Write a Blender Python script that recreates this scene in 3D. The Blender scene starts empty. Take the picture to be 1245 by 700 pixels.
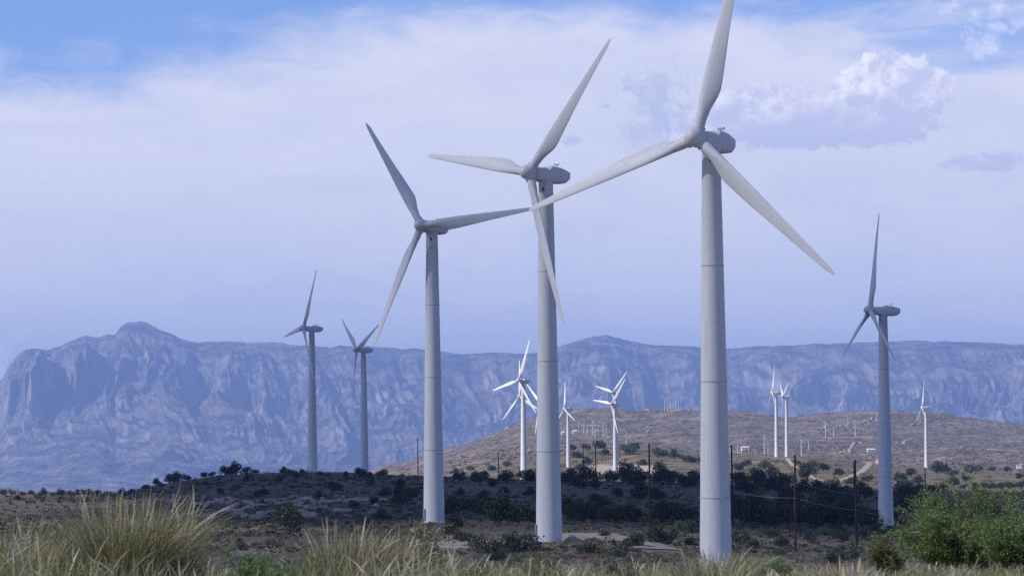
import bpy, math, random
import numpy as np
from mathutils import Matrix, Vector, Euler

random.seed(7)
rng = np.random.default_rng(11)
scene = bpy.context.scene
COL = scene.collection
R = math.radians

# ------------------------------------------------------------------ camera
PW, PH, FPX, YH, ZC = 1245.0, 700.0, 4000.0, 540.0, 1.8     # photo size, focal length (px), horizon row, eye height
PITCH, ROLL = math.atan((YH - PH / 2) / FPX), R(0.5)
fwd = Vector((0, math.cos(PITCH), math.sin(PITCH)))
r0, u0 = Vector((1, 0, 0)), Vector((0, -math.sin(PITCH), math.cos(PITCH)))
rgt = r0 * math.cos(ROLL) - u0 * math.sin(ROLL)
upv = u0 * math.cos(ROLL) + r0 * math.sin(ROLL)
cam = bpy.data.cameras.new('camera')
cam_ob = bpy.data.objects.new('camera', cam)
COL.objects.link(cam_ob)
cam.sensor_width = 36.0
cam.lens = FPX / PW * 36.0
cam.clip_start, cam.clip_end = 0.5, 120000
cam_ob.matrix_world = Matrix(((rgt.x, upv.x, -fwd.x, 0), (rgt.y, upv.y, -fwd.y, 0), (rgt.z, upv.z, -fwd.z, ZC), (0, 0, 0, 1)))
cam.dof.use_dof = True
cam.dof.focus_distance = 700
cam.dof.aperture_fstop = 9.0
scene.camera = cam_ob

# ------------------------------------------------------------------ light
SUN_EL, SUN_BACK = R(40), R(17)          # elevation; how far behind the camera's left-hand side
SUN_STRENGTH, SKY_STRENGTH = 4.0, 0.125
EXPOSURE = 0.62
to_sun = Vector((-math.cos(SUN_BACK) * math.cos(SUN_EL), -math.sin(SUN_BACK) * math.cos(SUN_EL), math.sin(SUN_EL)))
sun = bpy.data.lights.new('sun', 'SUN')
sun.energy, sun.angle, sun.color = SUN_STRENGTH, R(0.5), (1.0, 0.97, 0.93)
sun_ob = bpy.data.objects.new('sun', sun)
COL.objects.link(sun_ob)
sun_ob.rotation_euler = to_sun.to_track_quat('Z', 'Y').to_euler()
sun_ob.location = (0, 0, 50)

scene.view_settings.view_transform = 'Standard'
scene.view_settings.look = 'None'
scene.view_settings.exposure = EXPOSURE
scene.view_settings.gamma = 1.0
scene.view_settings.use_curve_mapping = False
scene.render.engine = 'CYCLES'
cy = scene.cycles
cy.use_denoising = False
cy.max_bounces = 5
cy.diffuse_bounces = 2
cy.glossy_bounces = 2
cy.transmission_bounces = 3
cy.transparent_max_bounces = 12
cy.volume_bounces = 0
cy.sample_clamp_indirect = 4.0


# ------------------------------------------------------------------ node helper
class Net:
    def __init__(self, tree):
        self.t = tree
        self.n, self.l = tree.nodes, tree.links

    def new(self, typ, **kw):
        n = self.n.new(typ)
        for k, v in kw.items():
            setattr(n, k, v)
        return n

    def put(self, sock, v):
        if isinstance(v, V):
            self.l.new(v.s, sock)
        elif hasattr(v, 'is_output'):
            self.l.new(v, sock)
        else:
            sock.default_value = v

    def math(self, op, a, b=None, c=None):
        n = self.new('ShaderNodeMath', operation=op)
        self.put(n.inputs[0], a)
        if b is not None: self.put(n.inputs[1], b)
        if c is not None: self.put(n.inputs[2], c)
        return V(self, n.outputs[0])

    def smooth(self, a, b, x):
        n = self.new('ShaderNodeMapRange', interpolation_type='SMOOTHSTEP')
        self.put(n.inputs['Value'], x); self.put(n.inputs['From Min'], a); self.put(n.inputs['From Max'], b)
        return V(self, n.outputs['Result'])

    def vec(self, x, y, z=0.0):
        n = self.new('ShaderNodeCombineXYZ')
        for i, v in enumerate((x, y, z)): self.put(n.inputs[i], v)
        return V(self, n.outputs[0])

    def sep(self, v):
        n = self.new('ShaderNodeSeparateXYZ')
        self.put(n.inputs[0], v)
        return [V(self, o) for o in n.outputs]

    def noise(self, v, scale=1.0, detail=4.0, rough=0.5, dist=0.0, lac=2.0):
        n = self.new('ShaderNodeTexNoise')
        self.put(n.inputs['Vector'], v)
        n.inputs['Scale'].default_value = scale
        n.inputs['Detail'].default_value = detail
        n.inputs['Roughness'].default_value = rough
        n.inputs['Lacunarity'].default_value = lac
        n.inputs['Distortion'].default_value = dist
        return V(self, n.outputs[0])

    def voronoi(self, v, scale, rand=1.0):
        n = self.new('ShaderNodeTexVoronoi')
        self.put(n.inputs['Vector'], v)
        n.inputs['Scale'].default_value = scale
        n.inputs['Randomness'].default_value = rand
        return V(self, n.outputs['Distance'])

    def mix(self, fac, a, b):
        n = self.new('ShaderNodeMix', data_type='RGBA')
        self.put(n.inputs[0], fac)
        for i, v in ((6, a), (7, b)):
            if isinstance(v, tuple) and len(v) == 3: v = (*v, 1.0)
            self.put(n.inputs[i], v)
        return V(self, n.outputs[2])


class V:
    def __init__(self, net, s): self.net, self.s = net, s
    def __add__(self, o): return self.net.math('ADD', self, o)
    __radd__ = __add__
    def __sub__(self, o): return self.net.math('SUBTRACT', self, o)
    def __rsub__(self, o): return self.net.math('SUBTRACT', o, self)
    def __mul__(self, o): return self.net.math('MULTIPLY', self, o)
    __rmul__ = __mul__
    def __truediv__(self, o): return self.net.math('DIVIDE', self, o)
    def max(self, o): return self.net.math('MAXIMUM', self, o)
    def min(self, o): return self.net.math('MINIMUM', self, o)


# ------------------------------------------------------------------ world: sky with a thin cloud sheet and cumulus
world = bpy.data.worlds.new('World')
scene.world = world
world.use_nodes = True
W = Net(world.node_tree)
W.n.clear()
w_out = W.new('ShaderNodeOutputWorld')
w_bg = W.new('ShaderNodeBackground')
W.l.new(w_bg.outputs[0], w_out.inputs[0])
sky = W.new('ShaderNodeTexSky', sky_type='NISHITA')
sky.sun_disc = False
sky.sun_elevation = SUN_EL
sky.sun_rotation = math.atan2(to_sun.x, to_sun.y)
sky.altitude = 1500
sky.air_density, sky.dust_density, sky.ozone_density = 1.0, 0.4, 2.0
w_bg.inputs['Strength'].default_value = SKY_STRENGTH
K = 1.0 / SKY_STRENGTH                       # cloud radiances below are given as they show at exposure 0
tc = W.new('ShaderNodeTexCoord')
dx, dy, dz = W.sep(tc.outputs['Generated'])
SX, SY = dx * 4000 + 622.5, dz * -4000 + 540   # direction in small steps (1/4000 rad)


def rad(r, g, b): return (r * K, g * K, b * K)


p_sheet = W.vec(dx * 9, dz * 26, dy * 2)
n_big = W.noise(p_sheet, 1.0, 5, 0.55, 0.3)
n_fine = W.noise(W.vec(dx * 55, dz * 120, dy * 3), 1.0, 6, 0.6, 0.6)
n_streak = W.noise(W.vec(dx * 20 + dz * 8, dz * 110, dy * 3), 1.0, 5, 0.6, 0.4)
edge = (SX * -0.135 + 108).max(27.0)
sheet = W.smooth(-40.0, 50.0, SY - edge + (n_big - 0.5) * 190 + (n_fine - 0.5) * 70)
hole = W.smooth(0.0, 1.0, 1.0 - ((SX - 1190) / 190) * ((SX - 1190) / 190) - ((SY - 62) / 50) * ((SY - 62) / 50) + (n_streak - 0.5) * 1.6)
sheet = sheet * (1.0 - hole * 0.85)
high = W.smooth(0.50, 0.72, W.noise(W.vec(dx * 3, dy * 3, dz * 5), 1.0, 6, 0.6, 0.5)) * 0.6
behind = W.smooth(0.985, 0.94, dy)
cover = sheet * (1.0 - behind) + behind * high.max(W.smooth(0.25, 0.02, dz) * 0.4)
blue = W.mix(1.0, sky.outputs[0], sky.outputs[0])
tint = W.new('ShaderNodeMix', data_type='RGBA', blend_type='MULTIPLY')
tint.inputs[0].default_value = 1.0
W.l.new(sky.outputs[0], tint.inputs[6])
tint.inputs[7].default_value = (0.47, 0.545, 0.80, 1)
blue = V(W, tint.outputs[2])
lav = W.mix(W.smooth(90.0, 420.0, SY + (n_big - 0.5) * 260), rad(0.60, 0.595, 0.675), rad(0.57, 0.60, 0.68))
lav = W.mix(W.smooth(0.38, 0.72, n_streak) * 0.6, lav, rad(0.63, 0.615, 0.70))
lav = W.mix(W.smooth(0.42, 0.68, W.noise(W.vec(dx * 14 + dz * 10, dz * 38, dy), 1.0, 6, 0.58, 0.8)) * 0.45, lav, rad(0.485, 0.51, 0.635))
skyc = W.mix(cover * 0.93, blue, lav)


def blob(cx, cy_, rx, up, dn):
    a = (SX - cx) / rx
    b = SY - cy_
    b = (b / dn).max(b / (-up))
    return 1.0 - a * a - b * b


pc = W.vec(dx * 62, dz * 72, dy)
bil = W.noise(pc, 0.8, 8, 0.63, 0.25)
bil2 = W.noise(W.vec(dx * 62 - 0.12, dz * 72 + 0.22, dy), 0.8, 8, 0.63, 0.25)      # the same field a step towards the sun
bil3 = W.noise(W.vec(dx * 150, dz * 165, dy), 1.0, 7, 0.66, 0.3)
g1 = blob(1066, 138, 102, 68, 42).max(blob(945, 150, 118, 48, 38)).max(blob(1020, 160, 190, 40, 30))
m1 = W.smooth(0.05, 0.30, g1 * 1.0 + (bil - 0.5) * 2.6 + (bil3 - 0.5) * 1.5 - 0.05)
g2 = blob(792, 140, 70, 66, 48)
m2 = W.smooth(0.05, 0.70, g2 * 0.8 + (bil - 0.5) * 2.6 + (bil3 - 0.5) * 3.2 - 0.15) * 0.8
g3 = blob(1192, 28, 60, 60, 60)
m3 = W.smooth(0.15, 0.9, g3 * 0.7 + (bil - 0.5) * 2.5 + (bil3 - 0.5) * 2.5 - 0.1) * 0.6
g4 = blob(1215, 206, 75, 14, 13).max(blob(697, 175, 16, 10, 9) * 0.8).max(blob(1110, 178, 60, 10, 12) * 0.7)
m4 = W.smooth(0.15, 0.9, g4 * 0.75 + (n_fine - 0.5) * 4.0 + (bil - 0.5) * 2.0 - 0.1) * 0.6
front = W.smooth(0.95, 0.975, dy)
bright = W.smooth(-0.6, 0.8, blob(1065, 118, 105, 60, 40).max(blob(912, 135, 60, 34, 26) * 0.8))
lit = W.smooth(-0.08, 0.15, (bil - bil2) + 0.0) * (bright * 0.75 + 0.2)
topness = W.smooth(188.0, 120.0, SY + (bil - 0.5) * 60)
ccol = W.mix(lit, rad(0.46, 0.48, 0.64), rad(0.78, 0.76, 0.80))
ccol = W.mix((1.0 - topness) * 0.85, ccol, rad(0.41, 0.445, 0.62))
skyc = W.mix(m2 * front, skyc, W.mix(lit, rad(0.37, 0.42, 0.60), rad(0.66, 0.65, 0.74)))
skyc = W.mix(m4 * front, skyc, rad(0.37, 0.415, 0.60))
skyc = W.mix(m3 * front, skyc, rad(0.66, 0.66, 0.78))
skyc = W.mix(m1 * front, skyc, ccol)
white = W.smooth(0.1, 0.9, blob(-20, 440, 60, 40, 60) + (n_fine - 0.5))
skyc = W.mix(white * front * 0.7, skyc, rad(0.80, 0.84, 0.95))
W.put(w_bg.inputs['Color'], skyc)


# ------------------------------------------------------------------ object helpers
def link_mesh(name, me, mats=(), parent=None):
    for m in mats: me.materials.append(m)
    o = bpy.data.objects.new(name, me)
    COL.objects.link(o)
    if parent is not None: o.parent = parent
    return o


def tag(o, label=None, cat=None, group=None, kind=None):
    if label: o['label'] = label
    if cat: o['category'] = cat
    if group: o['group'] = group
    if kind: o['kind'] = kind
    return o


def empty(name, loc, rz=0.0):
    o = bpy.data.objects.new(name, None)
    COL.objects.link(o)
    o.location = loc
    o.rotation_euler = (0, 0, rz)
    o.empty_display_size = 0.5
    return o


KIDS = {}


def copy_tree(o, parent=None):
    c = o.copy()
    COL.objects.link(c)
    if parent is not None: c.parent = parent
    for ch in [x for x in o.children]:
        copy_tree(ch, c)
    return c


class MB:
    """collects vertices and faces, then links them as ONE mesh"""
    def __init__(self): self.v, self.f, self.m = [], [], []

    def add(self, vs, fs, mi=0):
        k = len(self.v)
        self.v += [tuple(p) for p in vs]
        self.f += [tuple(i + k for i in f) for f in fs]
        self.m += [mi] * len(fs)

    def box(self, c, s, rz=0.0, mi=0):
        cx, cy_, cz = c; sx, sy, sz = s[0] / 2, s[1] / 2, s[2] / 2
        ca, sa = math.cos(rz), math.sin(rz)
        vs = []
        for z in (-sz, sz):
            for x, y in ((-sx, -sy), (sx, -sy), (sx, sy), (-sx, sy)):
                vs.append((cx + x * ca - y * sa, cy_ + x * sa + y * ca, cz + z))
        self.add(vs, [(3, 2, 1, 0), (4, 5, 6, 7), (0, 1, 5, 4), (1, 2, 6, 5), (2, 3, 7, 6), (3, 0, 4, 7)], mi)

    def tube(self, pts, rads, n=8, mi=0, cap=True):
        pts = [Vector(p) for p in pts]
        if not hasattr(rads, '__len__'): rads = [rads] * len(pts)
        vs, fs = [], []
        for i, p in enumerate(pts):
            d = (pts[min(i + 1, len(pts) - 1)] - pts[max(i - 1, 0)])
            d = d.normalized() if d.length > 1e-9 else Vector((0, 0, 1))
            a = d.cross(Vector((0, 0, 1)) if abs(d.z) < 0.9 else Vector((1, 0, 0))).normalized()
            b = d.cross(a)
            for k in range(n):
                t = 2 * math.pi * k / n
                vs.append(p + (a * math.cos(t) + b * math.sin(t)) * rads[i])
        for i in range(len(pts) - 1):
            for k in range(n):
                q = (k + 1) % n
                fs.append((i * n + k, i * n + q, (i + 1) * n + q, (i + 1) * n + k))
        if cap:
            fs.append(tuple(range(n))[::-1])
            fs.append(tuple((len(pts) - 1) * n + k for k in range(n)))
        self.add(vs, fs, mi)

    def lathe(self, prof, n=32, mi=0, cap=True):
        vs, fs = [], []
        for r, z in prof:
            for k in range(n):
                t = 2 * math.pi * k / n
                vs.append((r * math.cos(t), r * math.sin(t), z))
        for i in range(len(prof) - 1):
            for k in range(n):
                q = (k + 1) % n
                fs.append((i * n + k, i * n + q, (i + 1) * n + q, (i + 1) * n + k))
        if cap:
            fs.append(tuple(range(n))[::-1])
            fs.append(tuple((len(prof) - 1) * n + k for k in range(n)))
        self.add(vs, fs, mi)

    def mesh(self, name, smooth=False):
        me = bpy.data.meshes.new(name)
        me.from_pydata(self.v, [], self.f)
        if any(self.m): me.polygons.foreach_set('material_index', self.m)
        if smooth: me.polygons.foreach_set('use_smooth', [True] * len(self.f))
        me.update()
        return me

    def build(self, name, mats, parent=None, smooth=False):
        if not isinstance(mats, (list, tuple)): mats = [mats]
        return link_mesh(name, self.mesh(name, smooth), mats, parent)


def np_mesh(name, verts, quads, smooth=True):
    me = bpy.data.meshes.new(name)
    nv, nf = len(verts), len(quads)
    k = quads.shape[1]
    me.vertices.add(nv)
    me.vertices.foreach_set('co', np.asarray(verts, np.float32).ravel())
    me.loops.add(nf * k)
    me.loops.foreach_set('vertex_index', np.asarray(quads, np.int32).ravel())
    me.polygons.add(nf)
    me.polygons.foreach_set('loop_start', np.arange(0, nf * k, k, dtype=np.int32))
    if smooth: me.polygons.foreach_set('use_smooth', np.ones(nf, bool))
    me.update(calc_edges=True)
    me.validate()
    return me


# ------------------------------------------------------------------ numpy noise
def _hash(ix, iy, seed):
    h = (ix.astype(np.int64) * 374761393 + iy.astype(np.int64) * 668265263 + seed * 1442695041) & 0x7fffffff
    h = ((h ^ (h >> 13)) * 1274126177) & 0x7fffffff
    return ((h ^ (h >> 16)) & 0xffff) / 65535.0


def vnoise(x, y, seed=0):
    ix, iy = np.floor(x), np.floor(y)
    fx, fy = x - ix, y - iy
    fx, fy = fx * fx * fx * (fx * (fx * 6 - 15) + 10), fy * fy * fy * (fy * (fy * 6 - 15) + 10)
    a, b = _hash(ix, iy, seed), _hash(ix + 1, iy, seed)
    c, d = _hash(ix, iy + 1, seed), _hash(ix + 1, iy + 1, seed)
    return (a + (b - a) * fx) * (1 - fy) + (c + (d - c) * fx) * fy


def fbm(x, y, octs=4, gain=0.5, seed=0):
    s, a, t = 0.0, 1.0, 0.0
    for o in range(octs):
        ang = 0.6 * o
        xr, yr = x * math.cos(ang) - y * math.sin(ang), x * math.sin(ang) + y * math.cos(ang)
        s = s + a * vnoise(xr * 2 ** o + 17.3 * o, yr * 2 ** o - 9.1 * o, seed + o)
        t += a
        a *= gain
    return s / t


def ridged(x, y, octs=4, gain=0.5, seed=0):
    s, a, t = 0.0, 1.0, 0.0
    for o in range(octs):
        n = 1 - np.abs(2 * vnoise(x * 2 ** o + 31.7 * o, y * 2 ** o + 5.3 * o, seed + o) - 1)
        s = s + a * n
        t += a
        a *= gain
    return s / t


# ------------------------------------------------------------------ pixel <-> world
_F, _Rt, _U = np.array(fwd), np.array(rgt), np.array(upv)


def ray(x, y):
    x, y = np.asarray(x, float), np.asarray(y, float)
    d = _F[None] + _Rt[None] * ((x.ravel() - PW / 2) / FPX)[:, None] - _U[None] * ((y.ravel() - PH / 2) / FPX)[:, None]
    return d / d[:, 1:2]


def P(x, y, D):
    """the point at depth D (metres along the view) seen at photo pixel x, y"""
    d = ray([x], [y])[0]
    return Vector((d[0] * D, D, ZC + d[2] * D))


# ------------------------------------------------------------------ terrain
KX = [-300, 0, 120, 200, 270, 400, 540, 610, 680, 760, 870, 960, 1080, 1245, 1550]
TAB = {  # depth: picture row of the ground in each of the columns above
    375: [735] * 15,
    430: [692] * 15,
    483: [664, 664, 664, 664, 664, 664, 662, 660, 659, 661, 664, 668, 674, 680, 680],
    540: [655, 655, 655, 655, 655, 655, 650, 648, 648, 648, 649, 654, 662, 670, 670],
    600: [648, 648, 648, 648, 648, 647, 638, 639, 640, 640, 641, 646, 655, 662, 662],
    700: [640, 640, 640, 640, 640, 638, 626, 624, 624, 626, 628, 632, 648, 652, 652],
    800: [628, 628, 628, 627, 624, 622, 610, 608, 608, 609, 613, 619, 645, 642, 642],
    900: [620, 620, 620, 612, 604, 604, 600, 600, 600, 600, 605, 611, 624, 628, 628],
    1000: [612, 612, 612, 601, 594, 594, 593, 594, 594, 595, 599, 604, 613, 618, 618],
    1150: [604, 604, 605, 592, 582, 583, 586, 588, 589, 590, 594, 598, 604, 610, 610],
    1300: [600, 600, 602, 586, 574, 576, 580, 583, 586, 587, 590, 594, 599, 604, 604],
    1450: [606, 606, 608, 593, 580, 580, 582, 584, 585, 586, 588, 591, 595, 600, 600],
    1815: [614, 614, 616, 606, 596, 592, 588, 585, 583, 585, 586, 588, 591, 595, 595],
    2400: [614, 614, 616, 612, 606, 598, 586, 578, 575, 579, 574, 570, 581, 587, 587],
    2700: [612, 612, 614, 612, 606, 596, 582, 568, 556, 557, 560, 557, 573, 580, 580],
    2950: [612, 612, 614, 612, 606, 595, 581, 562, 547, 539, 552, 554, 568, 576, 576],
    3300: [611, 611, 613, 611, 606, 595, 582, 564, 553, 546, 557, 557, 567, 574, 574],
    3700: [610, 610, 612, 610, 605, 593, 576, 558, 550, 548, 556, 556, 564, 571, 571],
    4500: [608, 608, 610, 608, 604, 592, 567, 546, 541, 542, 549, 548, 553, 561, 561],
    5500: [606, 606, 608, 606, 602, 590, 558, 534, 528, 532, 537, 535, 533, 543, 543],
    6300: [605, 605, 606, 605, 601, 589, 551, 525, 509, 515, 518, 520, 513, 528, 528],
    7000: [604, 604, 605, 604, 600, 590, 549, 521, 497, 502, 500, 506, 503, 517, 520],
    7800: [604, 604, 604, 604, 600, 592, 558, 532, 508, 507, 506, 510, 508, 521, 524],
    10000: [603, 603, 603, 603, 601, 597, 585, 575, 570, 565, 560, 560, 560, 560, 560],
    16000: [600] * 15,
    34000: [592] * 15,
}
NEAR = [(1.0, 0.0), (8.0, 0.05), (20.0, 0.30), (27.0, 0.48), (33.0, 0.46), (42.0, 0.0), (60.0, -2.6), (120.0, -8.5), (250.0, -15.5)]
FX = np.linspace(-300, 1550, 186)
FL = np.linspace(0.0, math.log(34000), 420)
_kd = [d for d, _ in NEAR] + list(TAB)
_cols = []
for i, kx in enumerate(KX):
    zz = [z for _, z in NEAR] + [P(kx, TAB[d][i], d).z for d in TAB]
    _cols.append(np.interp(FL, np.log(_kd), zz))
_cols = np.array(_cols)
TZ = np.array([np.interp(FX, KX, _cols[:, j]) for j in range(len(FL))]).T      # [x, logD]


def _gs(a, axis, s):
    r_ = int(3 * s) + 1
    k = np.exp(-0.5 * (np.arange(-r_, r_ + 1) / s) ** 2); k /= k.sum()
    pad = [(0, 0), (0, 0)]; pad[axis] = (r_, r_)
    b = np.pad(a, pad, mode='edge')
    return sum(w * np.take(b, np.arange(i, i + a.shape[axis]), axis=axis) for i, w in enumerate(k))


TZ = _gs(_gs(TZ, 0, 3.0), 1, 0.8)
PADS = []       # (X, Y, z, radius): level ground round each turbine


def terrain(X, Y):
    X, Y = np.asarray(X, float), np.asarray(Y, float)
    rr = np.hypot(X, Y) + 1e-6
    th = np.arctan2(X, Y)
    thc = np.clip(th, -0.26, 0.26)
    px = PW / 2 + FPX * np.tan(thc)
    D = np.where(np.abs(th) < 0.26, np.maximum(Y, 0.5), rr * math.cos(0.26))
    u = np.clip((px - FX[0]) / (FX[1] - FX[0]), 0, len(FX) - 1.001)
    v = np.clip(np.log(np.maximum(D, 1.0)) / (FL[1] - FL[0]), 0, len(FL) - 1.001)
    iu, iv = u.astype(int), v.astype(int)
    fu, fv = u - iu, v - iv
    z = (TZ[iu, iv] * (1 - fu) + TZ[iu + 1, iv] * fu) * (1 - fv) + (TZ[iu, iv + 1] * (1 - fu) + TZ[iu + 1, iv + 1] * fu) * fv
    w = np.clip((D - 300) / 250, 0, 1)
    z = z + w * np.clip(D * 0.0013, 0, 6) * (fbm(X / 170, Y / 260, 5, 0.5, 3) - 0.5)
    z = z + w * 0.9 * (fbm(X / 13, Y / 22, 4, 0.55, 5) - 0.5)
    w2 = np.clip((D - 2900) / 1500, 0, 1) * np.clip((9000 - D) / 1500, 0, 1)
    z = z - w2 * 46 * (ridged(X / 240 + Y / 1100, Y / 1000, 5, 0.55, 8) - 0.62)
    # rocky ledges on the near face of the shaded ridge
    wl = np.exp(-((D - 880) / 75) ** 2) * np.clip((px - 175) / 60, 0, 1) * np.clip((520 - px) / 90, 0, 1)
    st = z / 1.3 + 0.8 * fbm(X / 30, Y / 30, 3, 0.5, 12)
    z = z + wl * 1.3 * (np.clip((st - np.floor(st) - 0.5) * 3 + 0.5, 0, 1) - (st - np.floor(st)))
    wn = np.clip((60 - D) / 30, 0, 1)
    z = z + wn * 0.10 * (fbm(X / 1.3, Y / 1.3, 4, 0.5, 21) - 0.5) * np.clip(D / 10, 0, 1)
    for (x0, y0, z0, ra) in PADS:
        d2 = (X - x0) ** 2 + ((Y - y0) / 1.6) ** 2
        k = np.exp(-(d2 / (ra * ra)) ** 1.5)
        z = z * (1 - k) + z0 * k
    return z


def tz(x, y): return float(terrain(np.array([x]), np.array([y]))[0])


_SD = np.exp(np.linspace(math.log(330), math.log(9500), 640))


def hits(xs, ys, dmin=330.0):
    """where the lines of sight through photo pixels meet the ground (NaN for none)"""
    xs, ys = np.asarray(xs, float), np.asarray(ys, float)
    out = np.full((len(xs), 3), np.nan)
    sd = _SD[_SD >= dmin]
    for a in range(0, len(xs), 1500):
        d = ray(xs[a:a + 1500], ys[a:a + 1500])
        X, Z = d[:, :1] * sd[None], ZC + d[:, 2:3] * sd[None]
        T = on_sheet(X, np.broadcast_to(sd[None], X.shape))
        below = Z <= T
        i = below.argmax(1)
        ok = below.any(1) & (i > 0)
        r_ = np.arange(len(d))
        i = np.maximum(i, 1)
        g0, g1_ = (Z - T)[r_, i - 1], (Z - T)[r_, i]
        f = g0 / np.maximum(g0 - g1_, 1e-9)
        D = sd[i - 1] + (sd[i] - sd[i - 1]) * f
        p = np.stack([d[:, 0] * D, D, on_sheet(d[:, 0] * D, D)], 1)
        p[~ok] = np.nan
        out[a:a + 1500] = p
    return out


def hit(x, y, dmin=330.0, dmax=99999.0):
    ys = y + np.arange(0, 24, 0.5)          # slips down to the crest when the line of sight passes above it
    for p in hits(np.full(len(ys), x), ys, dmin):
        if not np.isnan(p[0]) and p[1] < dmax: return Vector(p)
    return None


# turbines: tower-top x, hub row, depth, yaw off the line of sight, rotor angle, label
HUB_H = 54.0
BIG = [
    (864.5, 170, 375, 30, 12.3, 'tallest and nearest white wind turbine, one blade leaving the top of the picture'),
    (663.5, 211, 483, 47, 40, 'second nearest wind turbine beside the pale dirt pad, a blade hanging before its tower'),
    (525.0, 275, 600, 35, -35, 'third nearest wind turbine with one blade pointing almost level to the right'),
    (1073.5, 377, 808, 71, 3, 'shaded wind turbine at the right behind the green mesquite, one blade straight up'),
    (379.0, 399, 1238, 71, 24, 'shaded wind turbine on the ridge crest with one blade pointing left, leftmost turbine'),
    (442.0, 425, 1400, 67, -55, 'shaded wind turbine on the ridge crest with a raised pair of blades in a V'),
    (636.0, 463, 1815, 51, 18, 'sunlit white wind turbine whose nacelle shows just left of the second nearest tower'),
    (747.5, 491, 2480, 52, 38, 'sunlit white wind turbine in front of the bright bare patch of ground'),
    (748.5, 477, 2740, 50, 44, 'sunlit wind turbine standing directly behind another, only its rotor and nacelle clear above it'),
    (690.5, 497, 2700, 66, -6, 'slim sunlit wind turbine just right of the second nearest tower'),
    (637.0, 482, 2120, 55, -8, 'sunlit wind turbine hidden behind a nearer sunlit tower, its lower nacelle and blades showing'),
    (660.0, 490, 2560, 52, -50, 'wind turbine hidden behind the second nearest tower, only two blades showing at its left edge'),
    (943.5, 477, 2770, 80, 4, 'left one of the two sunlit white turbines close together on the tan hill'),
    (956.0, 482, 2930, 80, 60, 'right one of the two sunlit white turbines close together on the tan hill'),
    (1125.5, 495, 2950, 78, 2, 'single sunlit white turbine on the hill right of the shaded right-hand turbine'),
]
for (x, y, D, *_r) in BIG:
    p = P(x, y, D)
    PADS.append((p.x, p.y, p.z - HUB_H, 12 + 0.011 * D))

# small far turbines: x, hub row, base row, rotor angle
SMALL = [(704, 511.5, 525, 10), (709.5, 512, 526.5, 70), (714.5, 514, 527, 35), (720.5, 511, 528, 0), (723.5, 512.5, 531, 50),
         (727.5, 510.5, 527, 5), (733.5, 513.5, 530, 95), (737, 514, 528, 20), (761.5, 524.5, 540, 0),
         (808.5, 485, 500, 12), (812, 487, 500.5, 70), (815.5, 486, 499.5, 30), (818.5, 487, 499, 100), (822, 486, 499, 15), (825, 485, 498.5, 55),
         (888, 541, 552, 40), (897, 539, 551, 15), (918, 543.5, 552, 20), (929.5, 530, 551, 5), (934, 537, 551, 50),
         (974.5, 532, 554, 8), (983.5, 535.5, 556.5, 60), (1004, 512.5, 532, 12), (1013.5, 513.5, 531, 65), (1040, 511, 530, 2),
         (1056, 507, 516, 50), (1115, 500, 512, 0), (1118.5, 501, 512, 40),
         (884, 540, 552, 25), (892.5, 542, 552, 80), (902, 538.5, 551, 50), (910, 542, 552, 10), (1031, 506, 519, 30), (1066, 500, 513, 15)]

# ------------------------------------------------------------------ materials
def principled(name, rough=0.6, spec=0.3):
    m = bpy.data.materials.new(name)
    m.use_nodes = True
    n = Net(m.node_tree)
    b = m.node_tree.nodes['Principled BSDF']
    b.inputs['Roughness'].default_value = rough
    b.inputs['Specular IOR Level'].default_value = spec
    return m, n, b


def mat_flat(name, c, rough=0.7, spec=0.2, var=0.15, scale=3.0, obj=True):
    m, n, b = principled(name, rough, spec)
    t = n.new('ShaderNodeTexCoord')
    nz = n.noise(t.outputs['Object'], scale, 5, 0.6)
    lo, hi = tuple(v * (1 - var) for v in c), tuple(min(1, v * (1 + var)) for v in c)
    n.put(b.inputs['Base Color'], n.mix(nz, lo, hi))
    return m


def mat_turbine():
    m, n, b = principled('white_turbine_paint', 0.42, 0.35)
    t = n.new('ShaderNodeTexCoord')
    x, y, z = n.sep(t.outputs['Object'])
    streak = n.noise(n.vec(x * 3, y * 3, z * 0.12), 1.0, 6, 0.6)
    fine = n.noise(t.outputs['Object'], 0.9, 5, 0.6)
    c = n.mix(n.smooth(0.45, 0.8, streak) * 0.5, (0.62, 0.615, 0.60), (0.40, 0.385, 0.365))
    c = n.mix(n.smooth(0.5, 0.8, fine) * 0.3, c, (0.40, 0.37, 0.34))
    drip = n.noise(n.vec(x * 5, y * 5, z * 0.05), 1.0, 7, 0.7)
    c = n.mix(n.smooth(0.60, 0.78, drip) * 0.55, c, (0.30, 0.25, 0.21))
    n.put(b.inputs['Base Color'], c)
    n.put(b.inputs['Roughness'], fine * 0.3 + 0.32)
    return m


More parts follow.
